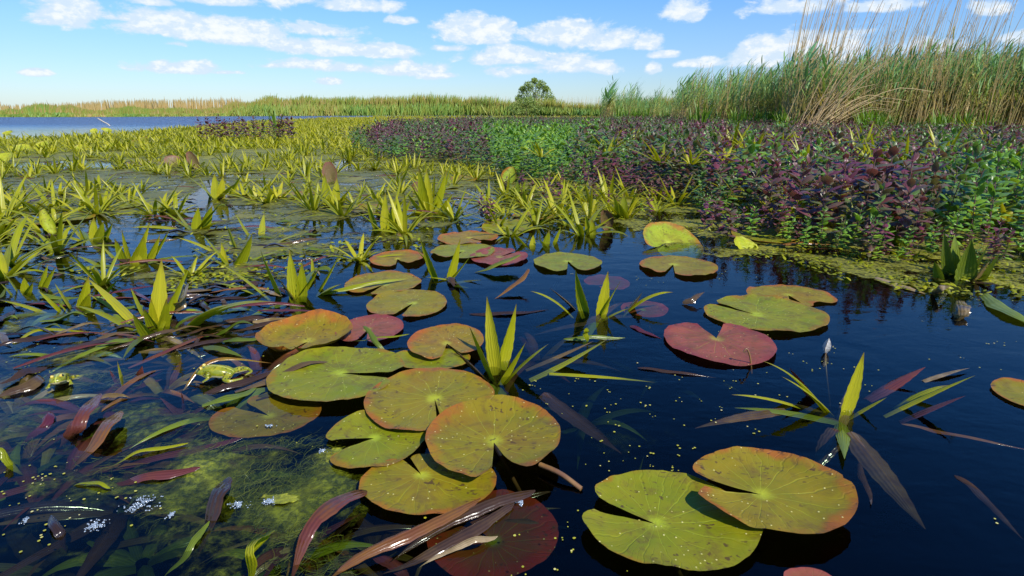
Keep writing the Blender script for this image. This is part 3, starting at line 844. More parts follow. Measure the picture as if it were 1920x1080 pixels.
soldier("murky olive water soldier sunk deep beside the largest lily pad", (1195, 830),
        [(1180, 770, 0.3, 16, 0.05, 0.3), (1215, 755, 0.3, 18, 0.05, 0.4), (1250, 775, 0.2, 14, 0.05, 0.5), (1160, 800, 0.1, 14, 0.05, 0.4), (1240, 840, -0.1, 14, 0.05, 0.4)], mat="soldier_deep").location.z = -0.12


def rosette(seed, nleaf=13, L=0.2, n=7, upright=0.6, w=0.021, kb=0.55):
    r = random.Random(seed)
    gs = []
    for i in range(nleaf):
        a = i * 2.39996 + r.uniform(-0.3, 0.3)
        inner = 1 - i / nleaf
        el = R(4 + 54 * inner * upright / 0.6 + r.uniform(-14, 14))
        l = 1.12 * L * r.uniform(0.65, 1.3) * (1.15 - 0.3 * inner)
        d = np.array([math.cos(a) * math.cos(el), math.sin(a) * math.cos(el), math.sin(el)])
        p0 = np.array([math.cos(a) * 0.012, math.sin(a) * 0.012, -0.01])
        p1 = p0 + d * l
        droop = r.uniform(0.0, 0.4) * (1.25 - inner)
        p1[2] -= droop * l
        mid = p0 + d * l * 0.55 + np.array([0, 0, 0.03 * r.random()])
        if r.random() < 0.12:
            p1 = mid + np.array([r.uniform(-.5, .5), r.uniform(-.5, .5), -0.35]) * l * 0.5
        p1[2] = max(p1[2], -0.012)
        C = bez(p0, mid, p1, n)
        side = np.array([-math.sin(a + r.uniform(-.3, .3)), math.cos(a), 0.0])
        K = min(1, max(0, kb + 0.75 * (inner - 0.42) + r.uniform(-0.32, 0.32)))
        gs.append(strip(C, side, wprof(n, w * r.uniform(0.7, 1.2)), 0.2, K, r.uniform(-0.4, 0.4)))
    return merge(gs)


protos = [rosette(100 + i, nleaf=[12, 15, 17, 14, 19, 13][i % 6], L=[0.17, 0.2, 0.15, 0.22, 0.18, 0.13][i % 6], upright=[0.55, 0.62, 0.45, 0.7, 0.4, 0.6][i % 6]) for i in range(10)]
lod = [rosette(300 + i, nleaf=8, L=0.2, n=4, w=0.032, kb=0.62) for i in range(6)]
pm = [mesh("leaves", g, M["soldier"]) for g in protos]

mint_front = [(655, 268), (700, 292), (780, 306), (860, 312), (915, 322), (935, 340), (1010, 347), (1085, 352), (1150, 357), (1200, 364), (1290, 388), (1390, 424), (1480, 450), (1600, 470), (1700, 478), (1920, 474), (2600, 470)]
mint_px = mint_front + [(2600, 240), (1450, 240), (1270, 238), (1130, 231), (1000, 231), (900, 237), (800, 247), (720, 258)]
pool_px = [(1000, 462), (1080, 440), (1200, 440), (1320, 466), (1480, 470), (1600, 500), (1760, 560), (1930, 560), (1930, 1090), (640, 1090), (440, 640), (560, 585), (660, 500), (800, 430), (900, 420)]
lake_px = [(-900, 300), (0, 263), (100, 259), (250, 251), (330, 244), (400, 238), (480, 230), (560, 224), (640, 219), (700, 216), (0, 215), (-900, 215)]
cleared = [(50, 450), (105, 500), (340, 470)]


def scatter(n, dmin, dmax, fov=1.0):
    for _ in range(n):
        y = math.sqrt(random.uniform(dmin ** 2, dmax ** 2))
        x = random.uniform(-fov, fov) * y
        yield x, y


cands = []
for x, y in scatter(85000, 1.9, 36, 1.05):
    u, v = proj((x, y, 0))
    if u < -60 or u > 1960 or v < 216:
        continue
    if inpoly(u, v, lake_px) or inpoly(u, v, mint_px) or inpoly(u, v, pool_px) or v > 560:
        continue
    if u > 1130 and v > 400:
        continue
    # density falls towards the open water of the foreground, and follows clumps
    dens = np.interp(v, [216, 250, 300, 380, 450, 560], [1, 0.95, 0.62, 0.44, 0.34, 0.14])
    if random.random() > dens:
        continue
    if v > 280 and nz(x * 0.9, y * 0.9, 5) < -0.04:
        continue
    cands.append((y, x))
cands.sort()
# keep apart a little
kept, grid = [], {}
for y, x in cands:
    md = 0.12 if y < 12 else 0.17
    k = (int(x / 0.25), int(y / 0.25))
    ok = True
    for i in (-1, 0, 1):
        for j in (-1, 0, 1):
            for (a, b) in grid.get((k[0] + i, k[1] + j), ()):
                if (a - x) ** 2 + (b - y) ** 2 < md * md:
                    ok = False
    if ok:
        grid.setdefault(k, []).append((x, y))
        kept.append((y, x))
GEN = "small yellow-green water soldier rosette in the crowded floating carpet"
for y, x in kept[:160]:
    i = random.randrange(len(pm))
    o = empty("water_soldier", (x, y, 0), random.uniform(0, 6.28), random.uniform(0.75, 1.45) if y < 4.2 else random.uniform(0.6, 1.1))
    tag(o, GEN, "water soldier", "water soldiers crowded on the water")
    link("leaves", pm[i], o)
gs = []
for y, x in kept[160:]:
    g = random.choice(protos if y < 9 else lod)
    gs.append(g.xf((x, y, 0), random.uniform(0, 6.28), random.uniform(0.55, 1.05) * (1 + y * 0.012), random.uniform(-0.2, 0.2), random.uniform(-0.25, 0.25), random.uniform(0, 3.1)))
if gs:
    stuff("water_soldier_carpet", merge(gs), M["soldier"], "distant carpet of yellow-green water soldier leaves")
print("soldiers", len(kept))
# a far fringe of the carpet
gs = []
for x, y in scatter(11000, 30, 80, 0.95):
    u, v = proj((x, y, 0))
    if inpoly(u, v, lake_px) or u > 1180 or u < -40 or (u < 700 and v < 221):
        continue
    g = random.choice(lod)
    gs.append(g.xf((x, y, 0), random.uniform(0, 6.28), random.uniform(0.9, 1.5), random.uniform(-0.1, 0.3)))
stuff("far_carpet", merge(gs), M["soldier"], "far fringe of floating green plants near the reeds")
# yellow-green tufts inside the mint
for k in range(70):
    while True:
        u, v = random.uniform(1000, 1920), 232 + 215 * random.random() ** 1.4
        if inpoly(u, v, mint_px):
            break
    x, y, _ = P(u, v, 0)
    o = empty("water_soldier", (x, y, 0.24 if v < 385 else 0.05), random.uniform(0, 6.28), random.uniform(1.0, 1.6))
    tag(o, "bright yellow-green water soldier pushing up between the purple mint", "water soldier", "water soldiers inside the mint bed")
    link("leaves", random.choice(pm), o)

# ------------------------------------------------------------------ mint
def mint_leaf(L, w, n=5, droop=0.3, K=0.5):
    t = np.linspace(0, 1, n)
    C = np.stack([L * t, np.zeros(n), L * (0.25 * t - droop * t * t)], 1)
    W = w * np.maximum(np.sin(np.pi * np.clip(t * 0.93 + 0.06, 0, 1)) ** 0.75, 0.04)
    return strip(C, np.array([0, 1.0, 0]), W, 0.22, K)


def mint_plant(seed, h=0.36, nodes=7, nseg=5, kb=0.2, L=0.06, split=False):
    r = random.Random(seed)
    lean = np.array([r.uniform(-0.1, 0.1), r.uniform(-0.1, 0.1)])
    st = [(lean[0] * h * (t ** 1.5), lean[1] * h * (t ** 1.5), h * t) for t in np.linspace(-0.05, 1, 6)]
    stem = tube(st, 0.0025, 5, r.random() * 0.5)
    lv = []
    for i in range(nodes):
        f = 0.22 + 0.76 * i / (nodes - 1)
        z = h * f
        px, py = lean[0] * h * f ** 1.5, lean[1] * h * f ** 1.5
        sz = L * (1.0 if f < 0.75 else 1.0 - 0.62 * (f - 0.75) / 0.25) * r.uniform(0.85, 1.15)
        az = (i % 2) * math.pi / 2 + r.uniform(-0.35, 0.35)
        for q in range(2):
            a = az + q * math.pi + r.uniform(-0.25, 0.25)
            up = 0.75 * max(0, f - 0.7) / 0.3
            k = kb + (0.10 if f < 0.6 else 0.0) + r.uniform(-0.12, 0.17)
            g = mint_leaf(sz, sz * r.uniform(0.5, 0.62), nseg, r.uniform(0.1, 0.55), min(1, max(0, k)))
            g = g.xf(tilt=-R(16) - up + r.uniform(-0.55, 0.45), taz=math.pi / 2).xf(rz=a)
            lv.append(g.xf((px, py, z)))
    return stem, merge(lv)


KB = [0.08, 0.2, 0.35, 0.52, 0.66, 0.82]
mint_protos = {}
for ki, kb in enumerate(KB):
    mint_protos[ki] = [mint_plant(10 * ki + j, h=[0.36, 0.41, 0.32, 0.39][j], nodes=[8, 9, 7, 8][j], kb=kb, L=[0.08, 0.088, 0.074, 0.094][j]) for j in range(4)]
mint_lod = {ki: [mint_plant(900 + 10 * ki + j, h=0.39, nodes=6, nseg=4, kb=kb, L=0.09)[1] for j in range(3)] for ki, kb in enumerate(KB)}
mint_me = {ki: [(mesh("stem", s, M["mint_stem"]), mesh("leaves", l, M["mint"])) for s, l in mint_protos[ki]] for ki in mint_protos}


def mint_kind(u, v, x, y):
    g = math.exp(-((u - 1005) / 75) ** 2 - ((v - 305) / 36) ** 2)
    d = math.exp(-((u - 1860) / 170) ** 2 - ((v - 440) / 70) ** 2)
    d2 = math.exp(-((u - 960) / 120) ** 2 - ((v - 265) / 40) ** 2)
    k = 0.30 + 0.56 * nz(x * 1.1, y * 0.8, 2.0) + 0.28 * nz(x * 3, y * 3, 4.0) + 0.95 * g + 0.26 * d + 0.05 * d2 + random.uniform(-0.1, 0.1)
    return int(np.argmin([abs(kb - k) for kb in KB]))


mc = []
for x, y in scatter(90000, 2.0, 26, 1.05):
    u, v = proj((x, y, 0))
    if u < 600 or u > 2050:
        continue
    # ragged edge
    if not inpoly(u + 60 * nz(x * 1.5, y * 1.5, 8) + 10 * nz(x * 6, y * 6, 3), v + 14 * nz(x * 1.5, y * 1.5, 9), mint_px):
        continue
    if y > 9 and random.random() < 0.3:
        continue
    mc.append((y, x, u, v))
mc.sort()
sel, grid = [], {}
for y, x, u, v in mc:
    md = 0.065 if y < 6 else 0.095
    k = (int(x / 0.12), int(y / 0.12))
    if any((a - x) ** 2 + (b - y) ** 2 < md * md for i in (-1, 0, 1) for j in (-1, 0, 1) for a, b in grid.get((k[0] + i, k[1] + j), ())):
        continue
    grid.setdefault(k, []).append((x, y))
    sel.append((y, x, u, v))
print("mint", len(sel))
MINTLAB = ["deep purple water mint stem in the dense bed", "purple water mint stem in the dense bed", "purple and grey-green water mint stem in the dense bed",
           "dark green water mint stem in the dense bed", "green water mint stem in the dense bed", "fresh bright green water mint stem in the dense bed"]


def edge_scale(u, v):
    e = min(max(0.0, np.interp(u, [p[0] for p in mint_front], [p[1] for p in mint_front]) - v) / 32.0, 1.0)
    lo = np.interp(u, [900, 1000, 1300, 1500], [0.75, 0.55, 0.5, 0.8])
    return lo + (1 - lo) * e


gs = []
for idx, (y, x, u, v) in enumerate(sel):
    ki = mint_kind(u, v, x, y)
    sc = random.uniform(0.72, 1.18) * edge_scale(u, v) * (1 + 0.22 * nz(x * 1.7, y * 1.7, 6)) * np.interp(u, [1300, 1500], [0.95, 0.88])
    rz = random.uniform(0, 6.28)
    if idx < 160:
        o = empty("water_mint", (x, y, 0), rz, sc)
        tag(o, MINTLAB[ki], "water mint", "water mint stems along the pool edge: " + MINTLAB[ki].split(" water")[0])
        s, l = random.choice(mint_me[ki])
        link("stem", s, o)
        link("leaves", l, o)
    elif y < 7:
        gs.append(random.choice(mint_protos[ki])[1].xf((x, y, 0), rz, sc))
    else:
        gs.append(random.choice(mint_lod[ki]).xf((x, y, 0), rz, sc))
stuff("water_mint_bed", merge(gs), M["mint"], "dense bed of purple and green water mint running back to the reeds")
# purple tufts out in the carpet and sparse sprigs at the pool edge
spr = [(int(380 + 9 * q), int(266 + 4 * math.sin(q * 2.1)), q % 2) for q in range(20)] + [(395, 262, 0), (412, 263, 1), (428, 262, 0), (445, 263, 0), (462, 262, 1), (478, 263, 2), (495, 262, 3), (512, 263, 1), (530, 262, 0), (545, 264, 0), (905, 420, 0), (918, 424, 0), (1018, 382, 0), (1030, 380, 1), (1045, 383, 0),
       (1320, 445, 0), (1345, 452, 0), (1362, 456, 1), (1412, 440, 0), (1425, 446, 0), (1455, 452, 0), (1535, 470, 4), (1565, 478, 2), (1620, 484, 1), (1650, 490, 0), (1570, 470, 5), (1600, 468, 5)]
for u, v, ki in spr:
    b = P(u, v, 0)
    o = empty("water_mint", b, random.uniform(0, 6.28), random.uniform(0.4, 0.55) if v > 300 else random.uniform(1.0, 1.35))
    tag(o, ("lone purple mint sprig growing from the open water edge" if v > 300 else "purple mint tuft standing in the yellow-green carpet") if ki < 4 else "lone light green mint sprig at the weed edge", "water mint",
        "mint sprigs outside the bed: " + ("edge" if v > 300 else "carpet") + (" green" if ki > 3 else " purple"))
    s, l = random.choice(mint_me[ki])
    link("stem", s, o)
    link("leaves", l, o)
for k in range(84):
    t = random.random()
    u = random.uniform(940, 1910)
    v = np.interp(u, [p[0] for p in mint_front], [p[1] for p in mint_front]) + random.uniform(-12, 24 + 34 * math.exp(-((u - 1180) / 170) ** 2))
    ki = random.choice((0, 1, 4, 5, 5)) if u > 1300 else random.choice((0, 0, 1, 5))
    o = empty("water_mint", P(u, v, 0), random.uniform(0, 6.28), random.uniform(0.25, 0.48))
    tag(o, "short young light green mint shoot on the weed edge before the bed" if ki > 3 else "short young purple mint shoot on the weed edge before the bed", "water mint", "young mint shoots before the bed: " + ("green" if ki > 3 else "purple"))
    s, l = random.choice(mint_me[ki])
    link("stem", s, o)
    link("leaves", l, o)


# ------------------------------------------------------------------ weed mats, algae, scum
def sheet(poly, step, z, amp, seed, dens=0.5, grow=30, scale=3.0):
    """a floating sheet over a photo-pixel polygon laid on the water, with a ragged edge; K = how solid it is"""
    pts = [P(x, y, 0) for x, y in poly]
    x0, x1 = min(p[0] for p in pts), max(p[0] for p in pts)
    y0, y1 = min(p[1] for p in pts), max(p[1] for p in pts)
    nx, ny = int((x1 - x0) / step) + 1, int((y1 - y0) / step) + 1
    poly2 = [(p[0], p[1]) for p in pts]
    V, K, inside = [], [], []
    for j in range(ny + 1):
        for i in range(nx + 1):
            x, y = x0 + i * step, y0 + j * step
            q = nz(x * scale, y * scale, seed, 4)
            xx, yy = x + 0.12 * nz(x * 2, y * 2, seed + 3) * (1 + y * 0.1), y + 0.15 * nz(x * 2, y * 2, seed + 7) * (1 + y * 0.1)
            ins = inpoly(xx, yy, poly2)
            inside.append(ins)
            fr = sum(inpoly(xx + a_ * 0.16, yy + b__ * 0.16, poly2) for a_, b__ in ((1, 0), (-1, 0), (0, 1), (0, -1), (.5, .5), (-.5, .5), (.5, -.5), (-.5, -.5))) / 8 if ins and y < 8 else 1.0
            K.append(dens + 0.25 * q - 0.22 * (1 - fr) if ins else 0.0)
            V.append((x, y, z + amp * q))
    Wd = nx + 1
    Q = []
    for j in range(ny):
        for i in range(nx):
            a = j * Wd + i
            qd = (a, a + 1, a + Wd + 1, a + Wd)
            if any(inside[k] for k in qd):
                Q.append(qd)
    Q = np.array(Q)
    used = np.unique(Q)
    remap = np.full(len(V), -1)
    remap[used] = np.arange(len(used))
    return Geo(np.array(V)[used], remap[Q], None, None, np.array(K)[used])


# under and around the mint
near_mat = [(640, 262), (640, 300), (700, 322), (840, 330), (930, 372), (1040, 392), (1100, 425), (1200, 425), (1210, 455), (1330, 480), (1480, 490), (1560, 520), (1700, 545), (1800, 555), (2050, 560), (2050, 330), (1500, 300), (1000, 262)]
stuff("weed_mat", sheet(near_mat, 0.04, 0.003, 0.003, 1.0, 0.30, scale=4), M["mat"], "yellow-green floating weed mat at the foot of the mint")
far_mat = [(-300, 280), (0, 265), (250, 252), (400, 239), (560, 225), (700, 219), (1180, 219), (2500, 244), (2500, 330), (1500, 300), (1000, 262), (640, 262), (640, 300), (500, 330), (300, 312), (150, 300), (-300, 318)]
stuff("weed_carpet", sheet(far_mat, 0.35, 0.004, 0.002, 2.0, 0.55, scale=0.8), M["mat"], "far yellow-green carpet of floating weed")
mids = [[(-60, 420), (60, 470), (150, 520), (330, 545), (480, 520), (420, 500), (200, 505), (60, 445)], [(-80, 330), (-60, 400), (160, 410), (300, 400), (420, 330), (200, 312)],
        [(400, 330), (420, 420), (560, 430), (700, 400), (900, 370), (930, 330), (700, 318)], [(350, 430), (380, 520), (480, 560), (640, 500), (700, 430), (540, 415)], [(-80, 560), (-60, 720), (120, 760), (260, 700), (240, 610), (120, 585)], [(600, 440), (640, 500), (820, 470), (960, 420), (800, 405)]]
for i, pl in enumerate(mids):
    stuff("scum", sheet(pl, 0.03, 0.0025, 0.001, 10.0 + i, [0.52, 0.52, 0.52, 0.46, 0.38, 0.40][i], scale=5), M["scum"], "olive scum and drowned weed floating in ragged patches")
al = [(-120, 700), (20, 640), (260, 690), (480, 780), (660, 830), (720, 900), (640, 1000), (640, 1120), (330, 1120), (240, 960), (120, 850), (-140, 800)]
stuff("thread_algae", sheet(al, 0.012, -0.016, 0.02, 33.0, 0.42, scale=6), M["algae"], "cloudy green thread algae just under the surface")
stuff("thread_algae", sheet([(10, 930), (150, 880), (330, 920), (260, 1040), (90, 1090), (-60, 1060)], 0.012, -0.045, 0.02, 34.0, 0.42, scale=10), M["algae"], "blue-green clumps of thread algae at the lower left")
stuff("thread_algae", sheet([(300, 820), (560, 810), (660, 860), (640, 960), (560, 1060), (420, 1000), (330, 920)], 0.01, -0.008, 0.012, 35.0, 0.5, scale=8), M["algae"], "bright tangle of thread algae below the pads")
stuff("thread_algae", sheet([(1000, 720), (1300, 700), (1330, 830), (1100, 880)], 0.015, -0.1, 0.02, 38.0, 0.3, scale=5), M["algae"], "dim algae deep under the pool")
stuff("thread_algae", sheet([(1690, 575), (1930, 585), (1990, 690), (1820, 680)], 0.015, 0.002, 0.001, 39.0, 0.16, scale=7), M["algae"], "broken yellow-green weed drifting by the right bank")

# small leaflets and crumbs of weed lying on the mats
lf_ = [mint_leaf(0.03, 0.016, 4, 0.25 * i, 0.5) for i in range(3)]
gs = []
for pl, n_ in ((near_mat, 5200), (mids[0], 900), (mids[1], 700), (mids[2], 800), (mids[3], 600), (mids[5], 400)):
    xs, ys = [p[0] for p in pl], [p[1] for p in pl]
    c_ = 0
    while c_ < n_:
        u, v = random.uniform(max(-20, min(xs)), min(1940, max(xs))), random.uniform(min(ys), max(ys))
        v = v if pl is not near_mat else max(ys) - (max(ys) - min(ys)) * random.random() ** 1.4
        if not inpoly(u, v, pl) or on_pad(u, v):
            c_ += 0.3
            continue
        b_ = P(u, v, 0.004)
        c_ += 1
        if nz(b_[0] * 4, b_[1] * 4, 77) < -0.1:
            continue
        gs.append(random.choice(lf_).xf((b_[0], b_[1], random.uniform(0.002, 0.012)), random.uniform(0, 6.28), random.uniform(0.3, 1.0), random.uniform(-0.5, 0.45), random.uniform(-0.7, 0.3), random.uniform(0, 3.1)))
stuff("weed_crumbs", merge(gs), M["soldier"], "small yellow-green leaflets strewn over the floating weed")

# ------------------------------------------------------------------ loose leaves in the foreground
def loose(label, pts, wpx, mat, K, fold=0.3, group="loose leaves on and under the water", tilt=0.0, name="fallen_leaf"):
    pp = [P(x, y, z) for x, y, z in pts]
    s = ppm(pts[0][0], pts[0][1])
    n = 20
    C = catmull(pp, n)
    ph = random.uniform(0, 6)
    C = C + np.stack([0.003 * np.sin(np.linspace(0, 7, n) + ph), 0.003 * np.sin(np.linspace(0, 5, n) + ph), 0.0015 * np.sin(np.linspace(0, 11, n) + ph)], 1)
    d = unit(C[-1] - C[0])
    side = unit(np.cross(np.array([0, 0, 1.0]), d) + np.array([0, 0, tilt]))
    b = C[0].copy()
    tt = np.linspace(0, 1, n)
    W = wpx / s * np.maximum(np.minimum(0.5 + 1.6 * tt, 1.0) * (1 - tt ** 3.2) * np.interp(tt, [0, 0.06, 1], [0.25, 1, 1]) * (1 + 0.09 * np.sin(tt * 19 + ph)), 0.03)
    o = link(name, mesh(name, strip(C - b, side, W, fold + 0.12, K, random.uniform(-0.7, 0.7), 0.05), M[mat]), None, b)
    return tag(o, label, "leaf", group)


A, B_ = 0.012, -0.02
loose("rusty brown blade rising steeply from the water below the left frog", [(188, 738, .03), (145, 788, .03), (112, 842, -.03)], 32, "purple", 0.55, tilt=0.5)
loose("broad purplish-brown blade beside the rusty one", [(228, 770, .02), (185, 815, .02), (132, 885, -.03)], 36, "purple", 0.45, tilt=0.4)
loose("short purple blade cut by the water at the left", [(97, 770, .01), (75, 800, .0), (46, 832, -.03)], 22, "purple", 0.2)
loose("long maroon leaf drifting right from the purple blades", [(452, 822, -.006), (300, 856, -.012), (160, 892, -.03)], 22, "purple", 0.35)
loose("thin yellow-green leaf floating over the maroon one", [(349, 833, .004), (265, 845, .006), (190, 882, -.01)], 11, "soldier", 0.6)
loose("maroon leaf with a shining edge above the foam", [(372, 878, .006), (280, 890, .006), (190, 914, -.02)], 25, "purple", 0.3)
loose("little lime leaf at the end of the maroon leaf", [(212, 912, .004), (170, 905, .008), (135, 914, -.005)], 10, "soldier", 0.75)
loose("dark brown broad leaf standing in the algae, lower left", [(432, 893, .02), (395, 950, .01), (372, 1050, -.04)], 42, "brown", 0.3, tilt=0.4)
loose("pale green edge-lit leaf curving to the bottom left", [(395, 975, .01), (350, 1030, .0), (310, 1085, -.03)], 18, "soldier_deep", 0.5)
loose("glossy purple leaf arched over beside the sunken red pad", [(685, 922, .01), (615, 948, .04), (575, 1000, .03), (540, 1090, -.02)], 40, "purple", 0.25, tilt=0.3)
loose("tan and yellow bent leaf at the bottom edge", [(508, 998, .03), (472, 1030, .05), (462, 1100, -.02)], 34, "soldier", 0.9, tilt=0.9)
loose("long leaf shading from lime to purple beneath the pads", [(905, 930, .012), (800, 984, .02), (700, 1030, .02), (618, 1090, -.01)], 28, "purple", 0.8, tilt=0.2)
loose("upper one of two dark brown leaves crossing the sunken red pad", [(1006, 916, .004), (880, 958, .008), (738, 1048, -.01)], 30, "brown", 0.25)
loose("lower one of two dark brown leaves crossing the sunken red pad", [(960, 946, .004), (850, 1010, .008), (715, 1075, -.01)], 30, "brown", 0.2)
loose("grey shrivelled leaf over the sunken red pad", [(936, 1002, .006), (870, 1016, .012), (790, 1066, -.005)], 18, "brown", 0.85)
loose("dark red submerged strap at the bottom edge", [(700, 1030, -.02), (745, 1066, -.03), (775, 1100, -.04)], 26, "purple", 0.3)
loose("thin dark sunken leaf pointing to the lower right corner", [(1790, 890, .002), (1850, 935, -.004), (1915, 1008, -.02)], 16, "brown", 0.3)
loose("short dark leaf tip breaking the surface below the half-sunk rosette", [(1610, 870, -.01), (1625, 905, -.005), (1632, 948, .003)], 14, "brown", 0.3)
loose("broad green leaf floating at the right edge under the bank", [(1845, 552, .01), (1890, 582, .012), (1945, 615, .004)], 32, "soldier_deep", 0.6)
loose("tan dead leaf floating flat in the weed at right", [(1640, 521, .006), (1690, 536, .006), (1735, 550, .004)], 14, "brown", 0.95)
loose("arched yellow leaf browning to its tip over the green frog", [(340, 734, -.01), (372, 692, .025), (408, 674, .035), (450, 672, .03), (508, 682, .0)], 12, "purple", 0.85, tilt=0.3)
loose("speckled grey-green leaf behind the green frog", [(384, 648, .006), (420, 655, .012), (458, 670, .0)], 16, "soldier_deep", 0.5)
loose("dark wet leaf lying under the green frog", [(505, 700, .002), (430, 722, .005), (340, 752, -.01)], 20, "brown", 0.35)
loose("slender green leaf angled into the dark water at the left edge", [(-5, 842, .03), (18, 862, .01), (42, 890, -.03)], 16, "soldier", 0.6)
loose("blue-black curled leaf in the algae at lower left", [(102, 962, .01), (108, 1000, .005), (128, 1036, -.03)], 18, "brown", 0.1)
loose("brown wet leaf at the left edge, lower of a pair", [(80, 704, .01), (45, 722, .012), (-5, 745, .0)], 30, "brown", 0.5)
loose("brown wet leaf at the left edge, upper of a pair", [(85, 690, .0), (45, 696, .012), (-5, 722, .01)], 22, "brown", 0.4)
loose("short pale bark-like dead leaf below the submerged red rosette", [(186, 744, .006), (215, 740, .01), (246, 744, .002)], 15, "brown", 0.9)
loose("dark leaf floating behind the red half-sunk pad", [(545, 598, .003), (500, 606, .006), (430, 622, .0)], 16, "brown", 0.3)
loose("brown leaf floating left of the orange-edged pad", [(500, 592, .004), (460, 596, .008), (410, 606, .002)], 18, "brown", 0.35)
loose("thin green leaf lying across the red half-sunk pad", [(765, 628, .02), (715, 632, .02), (660, 640, .01)], 6, "soldier", 0.6)
loose("grey-green pointed leaf leaning over the red half-sunk pad", [(680, 612, .05), (705, 640, .03), (728, 664, .0)], 10, "soldier_deep", 0.7, tilt=0.6)
loose("long green leaf slanting over the olive-brown pad", [(600, 553, .0), (680, 533, .02), (768, 520, .02)], 14, "soldier", 0.6)
loose("short olive leaf slanting over the dull purple pad", [(975, 478, .05), (930, 497, .03), (890, 512, .0)], 16, "soldier", 0.55, tilt=0.4)
loose("pale withered leaf tip in the pool", [(990, 505, .06), (970, 530, .03), (925, 560, .0)], 12, "purple", 0.6, tilt=0.4)
loose("long black leaf floating in the pool behind the tall rosette", [(880, 588, .003), (960, 586, .006), (1030, 582, .0)], 12, "brown", 0.15)
loose("floating dark olive leaf right of the tall rosette", [(1055, 637, .004), (1110, 630, .01), (1172, 634, .002)], 13, "soldier_deep", 0.6)
loose("thin black leaf drifting under the red heart-shaped pad", [(1195, 690, .002), (1260, 696, .004), (1340, 706, .0)], 9, "brown", 0.1)
loose("small upright stub of leaf right of the tall rosette", [(1100, 615, .05), (1100, 628, .03), (1102, 645, .0)], 14, "soldier", 0.8, tilt=0.9)
loose("brown fleck of leaf floating left of the red heart-shaped pad", [(1182, 610, .003), (1205, 620, .005), (1240, 634, .001)], 12, "purple", 0.2)
loose("dark folded leaf floating in the pool behind the red heart-shaped pad", [(1280, 568, .004), (1300, 560, .02), (1320, 546, .03)], 14, "brown", 0.6, tilt=0.7)
loose("long olive root-like leaf drifting to the right edge", [(1690, 796, -.006), (1780, 812, -.004), (1930, 842, -.002)], 10, "purple", 0.8)
loose("dark submerged leaf slanting below the tall rosette", [(1040, 765, -.02), (1100, 790, -.03), (1165, 850, -.04)], 24, "brown", 0.3)
loose("torn white and brown leaf standing right of the large bright rosette", [(352, 532, .08), (338, 565, .05), (322, 592, .0)], 22, "brown", 0.95, tilt=1.5)
loose("orange-brown dead leaf beside the torn white one", [(338, 528, .08), (330, 560, .05), (325, 588, .0)], 18, "brown", 0.8, tilt=1.5)
loose("yellow leaf floating below the small pale rosette at left", [(20, 646, .0), (80, 618, .012), (200, 624, .002)], 13, "soldier", 0.7)
loose("withered cream leaf curled on the right weed edge", [(1745, 552, .0), (1765, 540, .04), (1780, 534, .03)], 14, "brown", 1.0, tilt=0.9)
loose("tan leaf hanging into the water under the right bank", [(1795, 565, .02), (1800, 582, .02), (1790, 602, -.01)], 30, "brown", 0.95, tilt=0.8)
loose("reddish stick-like leaf lying along the mint shade", [(1452, 460, .01), (1500, 455, .015), (1560, 459, .01)], 8, "purple", 0.5)

# dead leaves of the carpet
dl = []
for i in range(12):
    r_ = random.Random(i)
    c1, c2 = r_.uniform(-0.03, 0.03), r_.uniform(-0.07, 0.07)
    L_ = r_.uniform(0.14, 0.3)
    pts_ = [(0, 0, 0.0), (L_ * 0.35, c1, r_.uniform(0.0, 0.02)), (L_ * 0.7, c1 + c2 * 0.5, r_.uniform(-0.004, 0.03)), (L_, c2, r_.uniform(-0.01, 0.012))]
    tt_ = np.linspace(0, 1, 12)
    W_ = r_.uniform(0.014, 0.032) * np.maximum(np.minimum(0.4 + 2 * tt_, 1.0) * (1 - tt_ ** 3) * (1 + 0.15 * np.sin(tt_ * 17 + i)), 0.04)
    dl.append(mesh("dead_leaf", strip(catmull(pts_, 12), np.array([0, 1.0, r_.uniform(-0.5, 0.5)]), W_, r_.uniform(0.15, 0.6), [0.1, 0.35, 0.5, 0.25, 0.8, 0.4][i % 6], r_.uniform(-0.9, 0.9), 0.06), M[["brown", "brown", "soldier_deep", "brown", "brown", "purple"][i % 6]]))
k = 0
while k < 270:
    u, v = random.uniform(-20, 1000), 290 + 345 * random.random() ** 1.2
    if inpoly(u, v, mint_px) or (inpoly(u, v, pool_px) and random.random() < 0.85) or on_pad(u, v) or on_pad(u + 45, v) or on_pad(u - 45, v):
        continue
    b = P(u, v, random.uniform(0.001, 0.006))
    rz = random.gauss(0.0, 0.6) + random.choice([0, math.pi])
    if any(on_pad(*proj(b + np.array([math.cos(rz), math.sin(rz), 0]) * t_)) for t_ in (0.06, 0.12, 0.18, 0.25)):
        continue
    o = link("dead_leaf", random.choice(dl), None, b, rz, random.uniform(0.4, 0.95))
    tag(o, "wet brown dead leaf floating flat between the water soldiers", "leaf", "brown dead leaves floating in the carpet")
    k += 1
# dead leaves caught at the surface in the lower left
for u, v, a in ((60, 640, .3), (120, 655, .5), (205, 655, .9), (180, 650, .6), (260, 660, .5), (330, 655, .2), (300, 645, .1), (420, 640, -.1), (455, 632, .2), (380, 632, .1), (530, 690, .4), (470, 710, .5), (440, 735, .5), (380, 760, .6), (480, 750, .6), (90, 672, .8), (25, 690, .6), (240, 690, 1.0)):
    o = link("dead_leaf", random.choice(dl), None, P(u, v, random.uniform(-.006, .004)), a + random.uniform(-0.2, 0.2), random.uniform(0.6, 1.0))
    tag(o, "dark drowned leaf drifting among the algae near the frogs", "leaf", "drowned leaves near the frogs")

